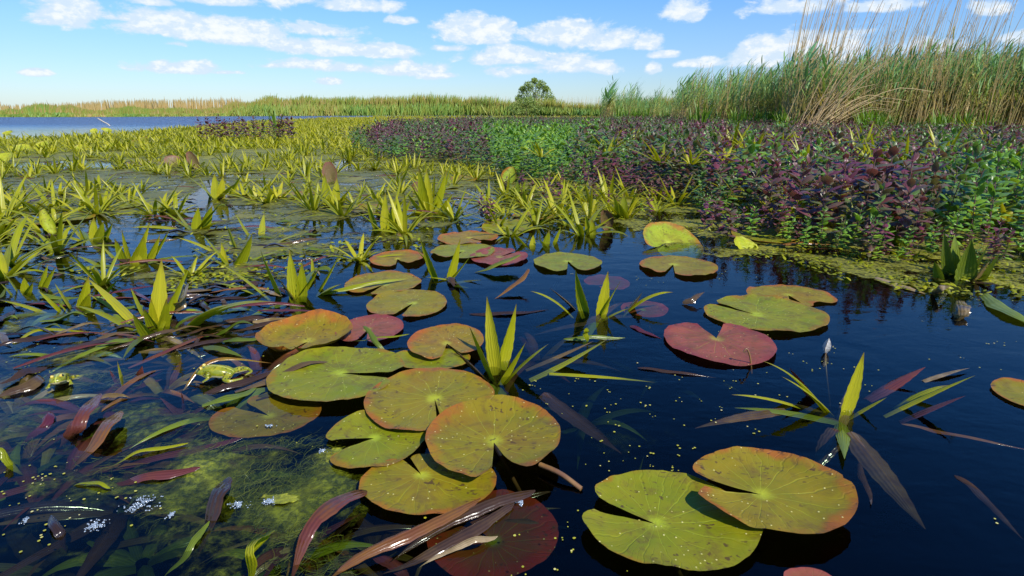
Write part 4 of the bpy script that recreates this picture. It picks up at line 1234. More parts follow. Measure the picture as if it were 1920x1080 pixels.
def splayed(seed, n=11, L=0.2):
    """a drowned rosette: leaves spread nearly flat, arching"""
    r = random.Random(seed)
    out = []
    for i in range(n):
        a = i * 2.39996 + r.uniform(-0.35, 0.35)
        l = L * r.uniform(0.6, 1.25)
        d = np.array([math.cos(a), math.sin(a), 0])
        p0 = d * 0.012 + [0, 0, -0.03]
        e = d * l + np.array([-d[1], d[0], 0]) * l * r.uniform(-0.3, 0.3) + [0, 0, r.uniform(-0.045, 0.012)]
        out.append(strip(bez(p0, d * l * 0.5 + [0, 0, r.uniform(-0.01, 0.05)], e, 12), np.array([-d[1], d[0], r.uniform(-0.4, 0.4)]), wprof(12, 0.026 * r.uniform(0.7, 1.25)), 0.3, r.random(), r.uniform(-0.6, 0.6), 0.05))
    return merge(out)


sp_me = [mesh("leaves", splayed(50 + i, [9, 11, 8, 10][i % 4], [0.2, 0.24, 0.17][i % 3]), M[["purple", "brown", "soldier_deep", "purple"][i % 4]]) for i in range(8)]
SPL = ["drowned maroon water soldier lying just under the surface near the algae", "drowned brown water soldier lying just under the surface near the algae", "drowned dark green water soldier lying just under the surface near the algae"]
for u, v, i, z in ((60, 690, 1, -.02), (150, 665, 2, -.01), (40, 610, 2, -.012), (330, 670, 1, -.015), (440, 650, 5, -.01), (95, 790, 0, -.03), (250, 830, 3, -.04), (340, 800, 4, -.04), (30, 900, 2, -.05), (470, 620, 1, -.01), (400, 580, 6, -.005),
                   (600, 1000, 1, -.05), (700, 1010, 5, -.06), (520, 1050, 2, -.05), (260, 1030, 6, -.07), (90, 1040, 1, -.08), (400, 900, 2, -.05), (210, 600, 5, -.005), (560, 1000, 0, -.04), (20, 760, 1, -.012), (170, 760, 3, -.01), (300, 720, 0, -.012), (380, 850, 5, -.02), (120, 880, 4, -.02), (220, 930, 1, -.03), (30, 840, 3, -.02), (480, 690, 0, -.01), (310, 620, 5, -.006), (420, 760, 2, -.015), (1090, 780, 6, -.09), (1010, 660, 4, -.05), (1250, 700, 6, -.10), (860, 960, 1, -.05)):
    o = empty("water_soldier", P(u, v, z), random.uniform(0, 6.28), random.uniform(0.7, 1.1) if z < -0.013 else 0.85)
    q = {"purple_leaf": 0, "dead_brown_leaf": 1}.get(sp_me[i].materials[0].name, 2)
    tag(o, SPL[q], "water soldier", "drowned water soldiers in the foreground: " + ["maroon", "brown", "green"][q])
    link("leaves", sp_me[i], o)
# fine threads of algae
def threads(poly, n, z0, z1, seed):
    r = random.Random(seed)
    out = []
    while len(out) < n:
        u, v = r.uniform(min(p[0] for p in poly), max(p[0] for p in poly)), r.uniform(min(p[1] for p in poly), max(p[1] for p in poly))
        if not inpoly(u, v, poly):
            continue
        b_ = P(u, v, r.uniform(z0, z1))
        if nz(b_[0] * 7, b_[1] * 7, seed) < 0.0:
            continue
        a = 0.5 + 1.4 * nz(b_[0] * 3, b_[1] * 3, 9) + r.gauss(0, 0.5)
        pts, q = [b_], b_.copy()
        for _k in range(4):
            a += r.gauss(0, 0.5)
            q = q + np.array([math.cos(a), math.sin(a), r.gauss(0, 0.12)]) * r.uniform(0.004, 0.012)
            q[2] = min(q[2], -0.001 + 0.004 * (z1 > -0.005))
            pts.append(q)
        out.append(strip(catmull(pts, 9), np.array([-math.sin(a), math.cos(a), 0.3]), np.full(9, r.uniform(0.0003, 0.0008)), 0.2, r.random()))
    return merge(out)


M["thread"] = leaf_mat("algae_thread", [(0, (0.03, 0.05, 0.004)), (0.5, (0.11, 0.13, 0.005)), (1, (0.32, 0.30, 0.012))], rough=0.35, transl=0.2, rib=0)
stuff("thread_algae", merge([threads(al, 2200, -0.06, -0.012, 71), threads([(380, 830), (620, 830), (650, 940), (520, 1020), (400, 940)], 1700, -0.04, -0.004, 72), threads([(0, 640), (240, 690), (240, 730), (0, 740)], 300, -0.02, -0.003, 73)]), M["thread"], "fine tangled threads of green algae")

# ------------------------------------------------------------------ duckweed, foam, bud
gs = []
disc = Geo([(0, 0, 0.0012)] + [(math.cos(a), math.sin(a), 0) for a in np.linspace(0, 2 * math.pi, 7)[:-1]], [(0, 1, 2, 3), (0, 3, 4, 5), (0, 5, 6, 1)])
for _ in range(5200):
    u, v = random.uniform(-10, 1930), random.uniform(380, 1085)
    x, y, _z = P(u, v, 0)
    d = nz(x * 2.2, y * 2.2, 3)
    lft = 0.5 if u < 700 else 0.22
    if v < 520:
        lft = 0.4
    if u > 1650 and 560 < v < 720:
        lft = 0.6
    if random.random() > lft * max(0.015, 0.12 + 2.2 * d):
        continue
    for q in range(random.choice((1, 1, 1, 2, 3))):
        gs.append(disc.xf((x + random.gauss(0, 0.006) * q, y + random.gauss(0, 0.006) * q, 0.0015), random.uniform(0, 6), random.uniform(0.0009, 0.0024), random.uniform(0, 1)))
stuff("duckweed", merge(gs), M["weed"], "specks of yellow duckweed scattered over the water")


def foam(label, px, py, w, hgt, nb, seed):
    r = random.Random(seed)
    b = P(px, py, 0.001)
    s = ppm(px, py)
    gs = []
    for _ in range(int(nb * 0.9)):
        x = r.gauss(0, 0.33) * w / s
        y = r.gauss(0, 0.33) * hgt / s * 1.6
        if nz(x * 40, y * 40, seed) < -0.15:
            continue
        gs.append(ball((x, y, 0.0), r.uniform(0.0006, 0.0016), 6, 4, 0.7))
    o = link("foam_patch", mesh("foam_patch", merge(gs), M["foam"]), None, b)
    tag(o, label, "foam", "patches of foam on the water")


foam("white bubble foam beside the dark leaves over the sunken red pad", 978, 940, 14, 14, 170, 1)
foam("blue-white foam in the algae left of the arched purple leaf", 450, 945, 24, 10, 150, 2)
foam("foam tip at the right of the yellow algae lump", 505, 940, 18, 8, 90, 3)
foam("scattered foam on the algae at lower left, widest of the patches", 265, 945, 40, 22, 260, 4)
foam("foam beside the dark curled leaf at lower left", 180, 985, 26, 12, 120, 5)
foam("small foam spot near the left edge of the algae", 50, 975, 12, 8, 50, 6)
foam("foam dot right of the widest foam patch", 322, 965, 10, 8, 70, 7)
foam("foam between the waterlogged pad and the dark green pad", 605, 845, 12, 6, 80, 8)
foam("foam fleck wedged under the big round olive pad", 793, 858, 8, 5, 60, 9)
foam("thin foam line on the waterlogged olive and red pad", 505, 798, 16, 4, 50, 10)
g = sheet([(440, 950), (480, 930), (530, 948), (540, 965), (480, 985), (445, 975)], 0.006, 0.002, 0.008, 51.0, 0.9, scale=14)
o = link("algae_lump", mesh("algae_lump", g, M["algae"]))
tag(o, "bright yellow algae lump breaking the surface beside foam", "algae lump")
g = sheet([(585, 835), (615, 832), (632, 850), (605, 862), (585, 850)], 0.006, 0.002, 0.008, 52.0, 0.9, scale=14)
o = link("algae_lump", mesh("algae_lump", g, M["algae"]))
tag(o, "small yellow algae lump between two lily pads", "algae lump")

# flower bud and broken stems
b = P(1548, 662, 0)
rt = empty("flower_bud", b)
tag(rt, "closed pale flower bud poking out of the dark pool", "flower bud")
link("petals", mesh("petals", merge([strip(bez(np.array([0, 0, 0.0]), np.array([0.012 * math.cos(a), 0.012 * math.sin(a), 0.02]), np.array([0.002, 0, 0.042]), 6), np.array([-math.sin(a), math.cos(a), 0]), wprof(6, 0.014, 0.5, 0.4), 0.2, 0.8) for a in (0, 1.6, 3.1, 4.7)]), M["bud"]), rt)
link("stem", mesh("stem", tube(catmull([(0, 0, 0), (-0.01, -0.03, -0.03), (-0.01, -0.08, -0.12)], 6), 0.002), M["stalk"]), rt)
b = P(1411, 686, 0)
o = link("broken_stem", mesh("broken_stem", tube(catmull([(0, 0, -0.02), (-0.008, 0, 0.02), (-0.016, 0, 0.04), (-0.022, 0, 0.046), (-0.027, 0, 0.038)], 12), 0.0022), M["stalk"]), None, b)
tag(o, "hooked dry stem beside the red heart-shaped pad", "stem")
b = P(1012, 882, 0)
e = P(1090, 917, 0.002)
o = link("leaf_stalk", mesh("leaf_stalk", tube(catmull([(0, 0, 0.012), tuple((e - b) * 0.5 + np.array([0, 0, 0.012])), tuple(e - b)], 8), 0.0045), M["stalk"]), None, b)
tag(o, "brown stalk sticking out from under the big round pad", "stalk")
b = P(207, 236, 0)
o = link("dead_branch", mesh("dead_branch", tube(catmull([(0.05, 0, -0.1), (-0.1, 0, 0.08), (-0.25, 0, 0.16), (-0.5, 0, 0.33)], 8), [0.03] * 7 + [0.02]), M["dead_wood"]), None, b)
tag(o, "bleached bare branch sticking up at the lake edge", "branch")

# ------------------------------------------------------------------ frogs
def frog_mat():
    m, N = material("frog_skin")
    tc = N.n("ShaderNodeTexCoord").outputs["Object"]
    sep = N.n("ShaderNodeSeparateXYZ")
    N.put(sep.inputs[0], tc)
    nn = N.noise(tc, 90, 3, 0.6)
    c = N.mix(N.sm(nn, 0.4, 0.65), (0.15, 0.17, 0.006), (0.27, 0.24, 0.010))
    vv = N.vor(tc, 130)
    c = N.mix(N.m("MULTIPLY", N.sm(vv.outputs["Distance"], 0.42, 0.33), N.sm(N.noise(tc, 60, 2), 0.44, 0.52)), c, (0.05, 0.055, 0.008))
    stripe = N.sm(N.m("ABSOLUTE", sep.outputs[1]), 0.0022, 0.0008)
    c = N.mix(N.m("MULTIPLY", stripe, 0.7), c, (0.42, 0.46, 0.06))
    geo = N.n("ShaderNodeVectorTransform", vector_type="NORMAL", convert_from="WORLD", convert_to="OBJECT")
    N.put(geo.inputs[0], N.n("ShaderNodeNewGeometry").outputs["Normal"])
    s2 = N.n("ShaderNodeSeparateXYZ")
    N.put(s2.inputs[0], geo.outputs[0])
    c = N.mix(N.sm(s2.outputs[2], -0.1, -0.45), c, (0.62, 0.55, 0.28))
    finish(N, c, 0.25, normal=N.bump(nn, 0.3, 0.002))
    return m


M["frog"] = frog_mat()


def frog(label, loc, rz, S, spread, pitch=0.0):
    bm = bmesh.new()
    sl = bm.verts.layers.skin.verify()

    def chain(prev, pts):
        for (x, y, z, rx, ry) in pts:
            v = bm.verts.new((x * S, y * S, z * S))
            v[sl].radius = (rx * S * 1.25, ry * S * 1.3)
            if prev is not None:
                bm.edges.new((prev, v))
            prev = v
        return prev

    root = bm.verts.new((0.05 * S, 0, 0.13 * S))
    root[sl].radius = (0.15 * S, 0.12 * S)
    root[sl].use_root = True
    m1 = chain(root, [(0.26, 0, 0.17, 0.20, 0.15)])
    m2 = chain(m1, [(0.46, 0, 0.20, 0.215, 0.16)])
    sh = chain(m2, [(0.62, 0, 0.215, 0.20, 0.14)])
    hd = chain(sh, [(0.78, 0, 0.22, 0.19, 0.115), (0.90, 0, 0.20, 0.15, 0.085), (0.99, 0, 0.185, 0.085, 0.05)])
    for s in (-1, 1):
        if spread:
            hip = chain(root, [(-0.02, 0.12 * s, 0.11, 0.075, 0.07), (-0.16 if s < 0 else 0.05, 0.34 * s, 0.08, 0.10, 0.085), (-0.34 if s < 0 else -0.12, 0.42 * s, 0.04, 0.045, 0.04),
                               (-0.50 if s < 0 else -0.38, 0.26 * s, 0.03, 0.036, 0.03), (-0.46 if s < 0 else -0.40, 0.14 * s, 0.015, 0.022, 0.015)])
        else:
            hip = chain(root, [(-0.02, 0.12 * s, 0.10, 0.075, 0.07), (-0.18, 0.36 * s, 0.05, 0.07, 0.06), (-0.5, 0.42 * s, 0.03, 0.045, 0.04), (-0.72, 0.6 * s, 0.01, 0.03, 0.02)])
        for t in (-0.06, 0.0, 0.06):
            chain(hip, [(hip.co.x / S + (0.09 if spread else -0.16), hip.co.y / S + t * 1.6, 0.005, 0.01, 0.008)])
        el = chain(sh, [(0.60, 0.15 * s, 0.15, 0.055, 0.05), (0.55, 0.25 * s, 0.09, 0.04, 0.038), (0.64, 0.29 * s, 0.02, 0.026, 0.02)])
        for t in (-0.06, -0.02, 0.02, 0.06):
            chain(el, [(0.74 - abs(t), (0.29 + t) * s, 0.005, 0.010, 0.008)])
    me = bpy.data.meshes.new("frog_base")
    bm.to_mesh(me)
    bm.free()
    o = bpy.data.objects.new("frog_build", me)
    col.objects.link(o)
    o.modifiers.new("skin", "SKIN").use_smooth_shade = True
    o.modifiers.new("sub", "SUBSURF").levels = 2
    dg = bpy.context.evaluated_depsgraph_get()
    dg.update()
    out = bpy.data.meshes.new_from_object(o.evaluated_get(dg))
    bpy.data.objects.remove(o)
    out.materials.clear()
    out.materials.append(M["frog"])
    f = link("frog", out, None, loc, rz)
    f.rotation_euler = (0, -pitch, rz)
    tag(f, label, "frog")
    for s in (-1, 1):
        e = link("eye", mesh("eye", ball((0.79 * S, 0.115 * S * s, 0.335 * S), 0.058 * S, 12, 8), M["eye"]), f)
        link("pupil", mesh("pupil", ball((0.805 * S, 0.145 * S * s, 0.342 * S), 0.036 * S, 10, 8), M["pupil"]), e)
    mo = [(1.055 - 0.30 * t * t, 0.20 * t, 0.17 - 0.01 * abs(t)) for t in np.linspace(-1, 1, 15)]
    link("mouth", mesh("mouth", tube(np.array(mo) * S, 0.006 * S, 5), M["mouth"]), f)
    return f


s = ppm(415, 705)
frog("yellow-green frog crouched side-on on wet leaves, facing left", P(434, 706, 0.004), R(184), 62 / s, True)
s = ppm(105, 722)
frog("green frog with a pale lip facing the viewer, half in the algae at left", P(122, 716, -0.006), R(298), 60 / s, False, 0.22)

# ------------------------------------------------------------------ reeds
def reed_plant(seed, h=1.9, nl=9, kb=0.75, lw=0.03, ll=0.45):
    r = random.Random(seed)
    lx, ly = r.uniform(-0.12, 0.2), r.uniform(-0.1, 0.1)
    st = np.array([(lx * h * t * t, ly * h * t * t, h * t) for t in np.linspace(0, 1, 6)])
    stem = tube(st, np.linspace(0.009, 0.004, 6), 4, 0)
    stem.K = 0.02 + 0.45 * stem.T
    lv = []
    for i in range(nl):
        f = 0.30 + 0.68 * i / (nl - 1)
        p0 = np.array([lx * h * f * f, ly * h * f * f, h * f])
        a = r.uniform(-0.9, 0.9) + (math.pi if i % 2 else 0) * (r.random() < 0.5)
        l = ll * r.uniform(0.7, 1.2)
        d = np.array([math.cos(a) * 0.5, math.sin(a) * 0.5, 0.85])
        mid = p0 + d * l * 0.5
        p1 = p0 + d * l + np.array([0.12 * l, 0, -0.35 * l * r.random()])
        C = bez(p0, mid, p1, 5)
        kk = kb * (0.12 + 0.88 * min(1, max(0, (f - 0.3) / 0.45))) + r.uniform(-0.15, 0.15)
        lv.append(strip(C, unit(np.array([-math.sin(a), math.cos(a), 0.2])), wprof(5, lw * r.uniform(0.7, 1.2)), 0.15, min(1, max(0, kk)), r.uniform(-0.5, 0.5)))
    return stem, merge(lv)


def dry_cane(seed, h=3.0, bend=0.1, w=0.009):
    r = random.Random(seed)
    lx, ly = bend + r.uniform(-0.05, 0.09), r.uniform(-0.05, 0.05)
    st = np.array([(lx * h * t ** 1.6, ly * h * t, h * t) for t in np.linspace(0, 1, 8)])
    gs = [tube(st, np.linspace(w, w * 0.35, 8), 4, r.random())]
    for k in range(r.choice((0, 1, 2, 3))):
        f = r.uniform(0.45, 0.95)
        p0 = np.array([lx * h * f ** 1.6, ly * h * f, h * f])
        a = r.choice((-1, 1))
        gs.append(strip(bez(p0, p0 + [a * 0.05, 0, 0.12], p0 + [a * 0.13, 0, r.uniform(-0.05, 0.22)], 4), np.array([0, 1.0, 0]), wprof(4, 0.014), 0.1, r.random()))
    return merge(gs)


rp = [reed_plant(i, h=[1.55, 1.75, 1.9, 1.7, 1.6, 1.85][i], nl=[10, 12, 11, 9, 12, 13][i], kb=[0.8, 0.9, 0.7, 0.85, 0.95, 0.6][i]) for i in range(6)]
rm = [(mesh("stem", s_, M["reed"]), mesh("leaves", l_, M["reed"])) for s_, l_ in rp]


dcm = [mesh("dry_reed", dry_cane(i, h=[2.6, 3.0, 2.3, 2.8, 3.2, 2.0, 2.5, 1.8][i], bend=[0.06, 0.1, 0.12, 0.04, 0.08, 0.02, 0.14, 0.1][i]), M["dry"]) for i in range(8)]


def topline(u):
    return np.interp(u, [1120, 1135, 1150, 1250, 1262, 1290, 1400, 1450, 1462, 1500, 1560, 1640, 1700, 1900, 2000], [195, 172, 170, 180, 172, 140, 138, 138, 112, 104, 122, 108, 104, 96, 96])


def reed_base(u):
    """distance of the front of the reed stand at photo column u"""
    return np.interp(u, [1120, 1180, 1250, 1280, 1450, 1470, 1920, 2100], [34, 30, 24, 18, 16.5, 13.5, 12.8, 12.5])


n_r = 0
cand = []
for _ in range(2600):
    u = random.uniform(1125, 2080)
    dep = random.random() ** 1.3 * 5.0
    cand.append((dep + (0 if u > 1250 else 4), u, dep))
cand.sort()
gs = []
for i, (_, u, dep) in enumerate(cand):
    y = reed_base(u) + dep + random.uniform(-0.3, 0.3)
    x = (u - 960) / F * (y * CP + H * SP)
    hh = (HOR - topline(u) + random.gauss(0, 9) + 26 * nz(u * 0.035, dep * 0.4, 5) - 4) / F * y + H
    pi = random.randrange(6)
    sc = max(0.5, hh / (rp[pi][1].V[:, 2].max())) * random.uniform(0.78, 1.02)
    if i % 7 == 0 and n_r < 250:
        o = empty("reed", (x, y, 0.0), random.uniform(-0.6, 0.6), sc)
        tag(o, "green leafy reed in the tall stand behind the mint", "reed", "green reeds of the near stand")
        link("stem", rm[pi][0], o)
        link("leaves", rm[pi][1], o)
        n_r += 1
    else:
        gs.append(merge(list(rp[pi])).xf((x, y, 0.0), random.uniform(-0.6, 0.6), sc, random.uniform(-0.12, 0.22)))
for _ in range(1100):
    u = random.choice((random.uniform(1280, 2050), random.uniform(1440, 2050)))
    y = reed_base(u) + random.random() ** 1.5 * 3.0 - 0.2
    x = (u - 960) / F * (y * CP + H * SP)
    hh = (HOR - topline(u)) / F * y + H
    g = dry_cane(int(u * 7), h=hh * random.uniform(0.45, 1.15), bend=random.gauss(0.05, 0.1), w=0.011)
    g = Geo(g.V, g.Q, g.U, g.T, np.full(len(g.V), random.uniform(0.0, 0.22)))
    gs.append(g.xf((x, y, 0)))
stuff("reed_stand", merge(gs), M["reed"], "thick stand of green and straw reeds behind the mint bed")
# broad-leaved bunches of cane leaves in the stand
for u, py, sc, lab in ((1275, 150, 1.0, "bunch of broad dark reed leaves at the left end of the near stand"), (1500, 105, 1.5, "dense bunch of blue-green cane leaves standing above the reeds"), (1535, 98, 1.6, "tallest bunch of blue-green cane leaves beside tan canes"),
                       (1455, 112, 1.0, "narrow bunch of dark cane leaves left of the tan canes"), (1135, 172, 1.2, "small dark reed clump at the far left end of the stand")):
    y = reed_base(u) - 0.2
    x = (u - 960) / F * (y * CP + H * SP)
    hh = (HOR - py) / F * y + H
    s_, l_ = reed_plant(int(u), h=hh * 0.93, nl=16, kb=1.0, lw=0.075 * y / 14, ll=0.36 * y / 14 * sc)
    keep = l_.V[:, 2] > 0
    o = empty("cane", (x, y, 0))
    tag(o, lab, "cane")
    link("stem", mesh("stem", s_, M["reed"]), o)
    link("leaves", mesh("leaves", l_, M["reed"]), o)
# dry canes above the stand
for k in range(230):
    u = random.choice((random.uniform(1440, 1560), random.uniform(1460, 1930), random.uniform(1460, 1930), random.uniform(1580, 1800)))
    if k % 14 == 0:
        u = random.uniform(1150, 1440)
    y = reed_base(u) + random.uniform(0, 3.2)
    x = (u - 960) / F * (y * CP + H * SP)
    tp = np.interp(u, [1150, 1440, 1470, 1560, 1600, 1700, 1850, 1930], [160, 120, 10, 5, 30, 10, 5, 40]) + abs(random.gauss(0, 38))
    hh = (HOR - tp) / F * y + H
    i = random.randrange(8)
    o = link("dry_reed", dcm[i], None, (x, y, 0), random.uniform(-0.5, 0.5), hh / [2.6, 3.0, 2.3, 2.8, 3.2, 2.0, 2.5, 1.8][i])
    tag(o, "dead straw-coloured cane rising above the green reeds", "dry reed", "dead canes above the reed stand")
# the fan of collapsed canes
fan = [mesh("fallen_cane", tube(catmull([(0, 0, 0), (0.22 + 0.1 * i, 0, 0.52 - 0.04 * i), (0.46 + 0.2 * i, 0, 1.02 - 0.11 * i), (0.74 + 0.27 * i, 0, 1.46 - 0.27 * i)], 8), np.linspace(0.008, 0.003, 8), 4, 0.25 + 0.2 * i), M["dry"]) for i in range(4)]
for k in range(64):
    u = random.gauss(1510, 18)
    y = 13.0 + random.uniform(-0.2, 0.6)
    x = (u - 960) / F * (y * CP + H * SP)
    o = link("fallen_cane", random.choice(fan), None, (x, y, 0.05), random.uniform(-0.5, 0.5), random.uniform(0.75, 1.5))
    tag(o, "tan dead cane leaning over in the collapsed fan at the reed edge", "dry reed", "collapsed fan of dead canes")
# sedge at the foot of the reeds
def sedge(seed):
    r = random.Random(seed)
    gs_ = []
    for i in range(16):
        a = r.uniform(0, 6.28)
        l = r.uniform(0.4, 0.75)
        d = np.array([math.cos(a), math.sin(a), 0]) * r.uniform(0.1, 0.45)
        p0 = np.array([math.cos(a) * 0.03, math.sin(a) * 0.03, 0])
        gs_.append(strip(bez(p0, p0 + d * l * 0.3 + [0, 0, l * 0.7], p0 + d * l + [0, 0, l * r.uniform(0.6, 0.95)], 6), np.array([-math.sin(a), math.cos(a), 0]), wprof(6, 0.028), 0.2, r.random()))
    return merge(gs_)


sm_ = [mesh("sedge", sedge(i), M["sedge"]) for i in range(5)]
for k in range(85):
    u = random.choice((random.uniform(1610, 1870), random.uniform(1610, 1870), random.uniform(1290, 1450), random.uniform(1150, 1260), random.uniform(1420, 1480)))
    y = reed_base(u) - random.uniform(0.1, 1.1)
    x = (u - 960) / F * (y * CP + H * SP)
    o = link("sedge", random.choice(sm_), None, (x, y, 0.02), random.uniform(0, 6.28), random.uniform(0.75, 1.25) * (y / 14) ** 0.5)
    tag(o, "bright green sedge tuft at the foot of the reeds", "sedge", "sedge tufts along the reed edge")
for u, v, s_, lab in ((1140, 268, 0.9, "single tall green sedge tuft sticking out of the purple mint"), (1312, 262, 1.5, "tall thin sedge at the left end of the mint below reeds"), (520, 262, 1.2, "green grass tuft among the purple mint tufts in the carpet"), (1180, 262, 0.8, "low sedge tuft beyond the middle of the mint")):
    o = link("sedge", random.choice(sm_), None, P(u, v, 0), random.uniform(0, 6.28), s_)
    tag(o, lab, "sedge")

# far reed bank across the lake
bl = []
for i in range(8):
    r = random.Random(i)
    bl.append(strip(catmull([(0, 0, 0), (r.uniform(-.04, .06), 0, 0.5), (r.uniform(-.1, .18), 0, 1.0)], 4), np.array([1.0, 0.2, 0]), np.array([1.0, 1.0, 0.8, 0.1]), 0.1, 0.5))


def bank_y(u):
    return np.interp(u, [-100, 250, 440, 640, 860, 1000, 1130, 1280], [70, 76, 86, 100, 104, 96, 70, 55])


def far_top(u):
    return np.interp(u, [-100, 0, 80, 95, 110, 165, 185, 330, 440, 462, 480, 520, 600, 700, 780, 860, 930, 960, 1040, 1100, 1160, 1260], [206, 205, 203, 196, 194, 196, 202, 202, 201, 192, 185, 180, 179, 181, 178, 177, 182, 186, 187, 189, 182, 180])


gs = []
for _ in range(26000):
    u = random.uniform(-60, 1280)
    dep = random.random() * 5
    y = bank_y(u) + dep
    x = (u - 960) / F * y
    hh = ((HOR - far_top(u) - 3 + 7 * nz(u * 0.02, 3.3, 1)) / F * y + H) * (random.uniform(0.5, 1.0) + (0.12 if random.random() < 0.06 else 0))
    b_ = random.choice(bl)
    V = b_.V * np.array([random.uniform(0.03, 0.07), 1, hh])
    V[:, 0] += np.interp(b_.T, [0, 1], [0, random.gauss(0.05, 0.12)]) * hh
    k = 0.46 + 0.35 * nz(x * 0.10, y * 0.2, 3) + random.uniform(-0.12, 0.12)
    if random.random() < 0.25:
        k = random.uniform(0.05, 0.3)
    K = np.clip(k - 0.45 * (1 - b_.T) * random.random(), 0, 1)
    gs.append(Geo(V + [x, y, 0], b_.Q, b_.U, b_.T, K))
# a skirt of shorter grass in front of the far reeds
for _ in range(9000):
    u = random.uniform(-60, 1290)
    y = bank_y(u) + random.uniform(-3.2, 0.8) * (1.0 if u > 470 else 0.35)
    x = (u - 960) / F * y
    hh = ((HOR - far_top(u)) / F * y + H) * random.uniform(0.18, 0.62) * (0.6 if u < 450 else 1)
    b_ = random.choice(bl)
    V = b_.V * np.array([random.uniform(0.05, 0.10), 1, hh])
    V[:, 0] += np.interp(b_.T, [0, 1], [0, random.gauss(0.05, 0.3)]) * hh
    V[:, 1] += np.interp(b_.T, [0, 1], [0, random.uniform(0.0, 0.5)]) * hh
    k = 0.55 + 0.35 * nz(x * 0.14, y * 0.2, 8) + random.uniform(-0.15, 0.15)
    gs.append(Geo(V + [x, y, 0], b_.Q, b_.U, b_.T, np.full(len(V), min(1, max(0.05, k)))))
# pale plumes standing above the left part
for _ in range(1500):
    u = random.choice((random.uniform(-60, 480), random.uniform(-60, 480), random.uniform(150, 480), random.uniform(900, 1280)))
    y = bank_y(u) + random.uniform(4, 12)
    x = (u - 960) / F * y
    tp = np.interp(u, [-60, 170, 230, 400, 480, 900, 1280], [199, 195, 190, 187, 186, 186, 181])
    hh = max(0.5, (HOR - tp + abs(random.gauss(0, 2.5)) - 3) / F * y + H)
    b_ = random.choice(bl)
    V = b_.V * np.array([0.014, 1, hh])
    V[:, 0] += np.interp(b_.T, [0, 1], [0, random.gauss(0.03, 0.06)]) * hh
    gs.append(Geo(V + [x, y, 0], b_.Q, b_.U, b_.T, np.full(len(V), 0.0)))
stuff("far_reeds", merge(gs), M["reed"], "long bank of green and straw reeds across the lake")


# ------------------------------------------------------------------ far tree and bush
def crown(lobes, n, leaf, seed):
    r = random.Random(seed)
    gs_ = []
    for _ in range(n):
        cx, cy, cz, a, b, c = r.choice(lobes)
        while True:
            v = np.array([r.gauss(0, 1) for _ in range(3)])
            v /= np.linalg.norm(v)
            q = r.random() ** 0.35
            break
        p = np.array([cx + v[0] * a * q, cy + v[1] * b * q, cz + v[2] * c * q])
        d = unit(np.array([r.gauss(0, 1), r.gauss(0, 1), r.gauss(0, 0.7)]))
        sd = unit(np.cross(d, [r.gauss(0, 1), r.gauss(0, 1), r.gauss(0, 1)]))
        l = leaf * r.uniform(0.6, 1.4)
        gs_.append(strip(np.array([p, p + d * l * 0.5, p + d * l]), sd, np.array([0.2, 0.5, 0.05]) * l, 0.15, min(1, max(0, 0.5 + 0.5 * nz(p[0] * 1.2, p[1] * 1.2, p[2] * 1.2) + r.uniform(-.25, .25)))))
    return merge(gs_)


y = 118.0
x = (1001 - 960) / F * y
t = empty("willow_tree", (x, y, 0))
tag(t, "lone rounded green tree rising above the far reeds", "tree")
lb = [(0, 0, 4.3, 1.8, 1.8, 1.6), (-2.3, 0, 3.9, 1.3, 1.5, 1.4), (2.4, 0.3, 3.7, 1.3, 1.5, 1.3), (-1.3, -0.6, 5.5, 1.1, 1.1, 1.0), (1.0, 0.2, 5.8, 1.2, 1.2, 0.9), (-0.2, 0, 6.5, 0.6, 0.8, 0.5), (-3.3, 0, 2.9, 0.8, 1.0, 1.0), (3.4, 0, 2.8, 0.8, 0.9, 1.0), (0, 0, 2.7, 2.6, 2.0, 1.2), (2.1, 0, 5.0, 0.7, 0.8, 0.6), (-2.5, 0, 5.0, 0.6, 0.7, 0.5)]
link("crown", mesh("crown", crown(lb, 5600, 0.27, 5), M["tree"]), t)
tr = [tube(catmull([(0, 0, 0), (0.1, 0, 1.4), (0, 0, 3.0)], 6), np.linspace(0.28, 0.18, 6), 8)]
for q in ((-1.8, 0, 4.2), (1.8, 0.2, 4.2), (-0.7, -0.4, 5.4), (0.9, 0.1, 5.4), (0.1, 0, 6.0)):
    tr.append(tube(catmull([(0.05, 0, 1.6), tuple(np.array(q) * [0.4, 0.4, 0.7]), q], 6), np.linspace(0.14, 0.03, 6), 6))
link("trunk", mesh("trunk", merge(tr), M["bark"]), t)
for u, yy, sx, hz_, lab in ((592, 98, 2.4, 2.5, "round green bush at the edge of the far reeds"), (985, 92, 3.0, 2.9, "low grey-green bush just left of the lone tree's foot"), (1032, 94, 2.4, 2.0, "smaller low bush in the reeds at the right foot of the lone tree")):
    x = (u - 960) / F * yy
    t = empty("bush", (x, yy, 0))
    tag(t, lab, "bush")
    lb = [(0, 0, hz_ * 0.45, sx * 0.8, 1.5, hz_ * 0.5), (-sx * 0.5, 0, hz_ * 0.35, sx * 0.5, 1.2, hz_ * 0.38), (sx * 0.5, 0, hz_ * 0.35, sx * 0.5, 1.2, hz_ * 0.4), (0.2, 0, hz_ * 0.75, sx * 0.45, 1, hz_ * 0.25)]
    link("crown", mesh("crown", crown(lb, 3000, 0.19, int(u)), M["tree"]), t)
    link("trunk", mesh("trunk", tube(np.array([(0, 0, 0), (0.05, 0, hz_ * 0.4), (0, 0, hz_ * 0.7)]), np.array([0.08, 0.06, 0.03]), 6), M["bark"]), t)

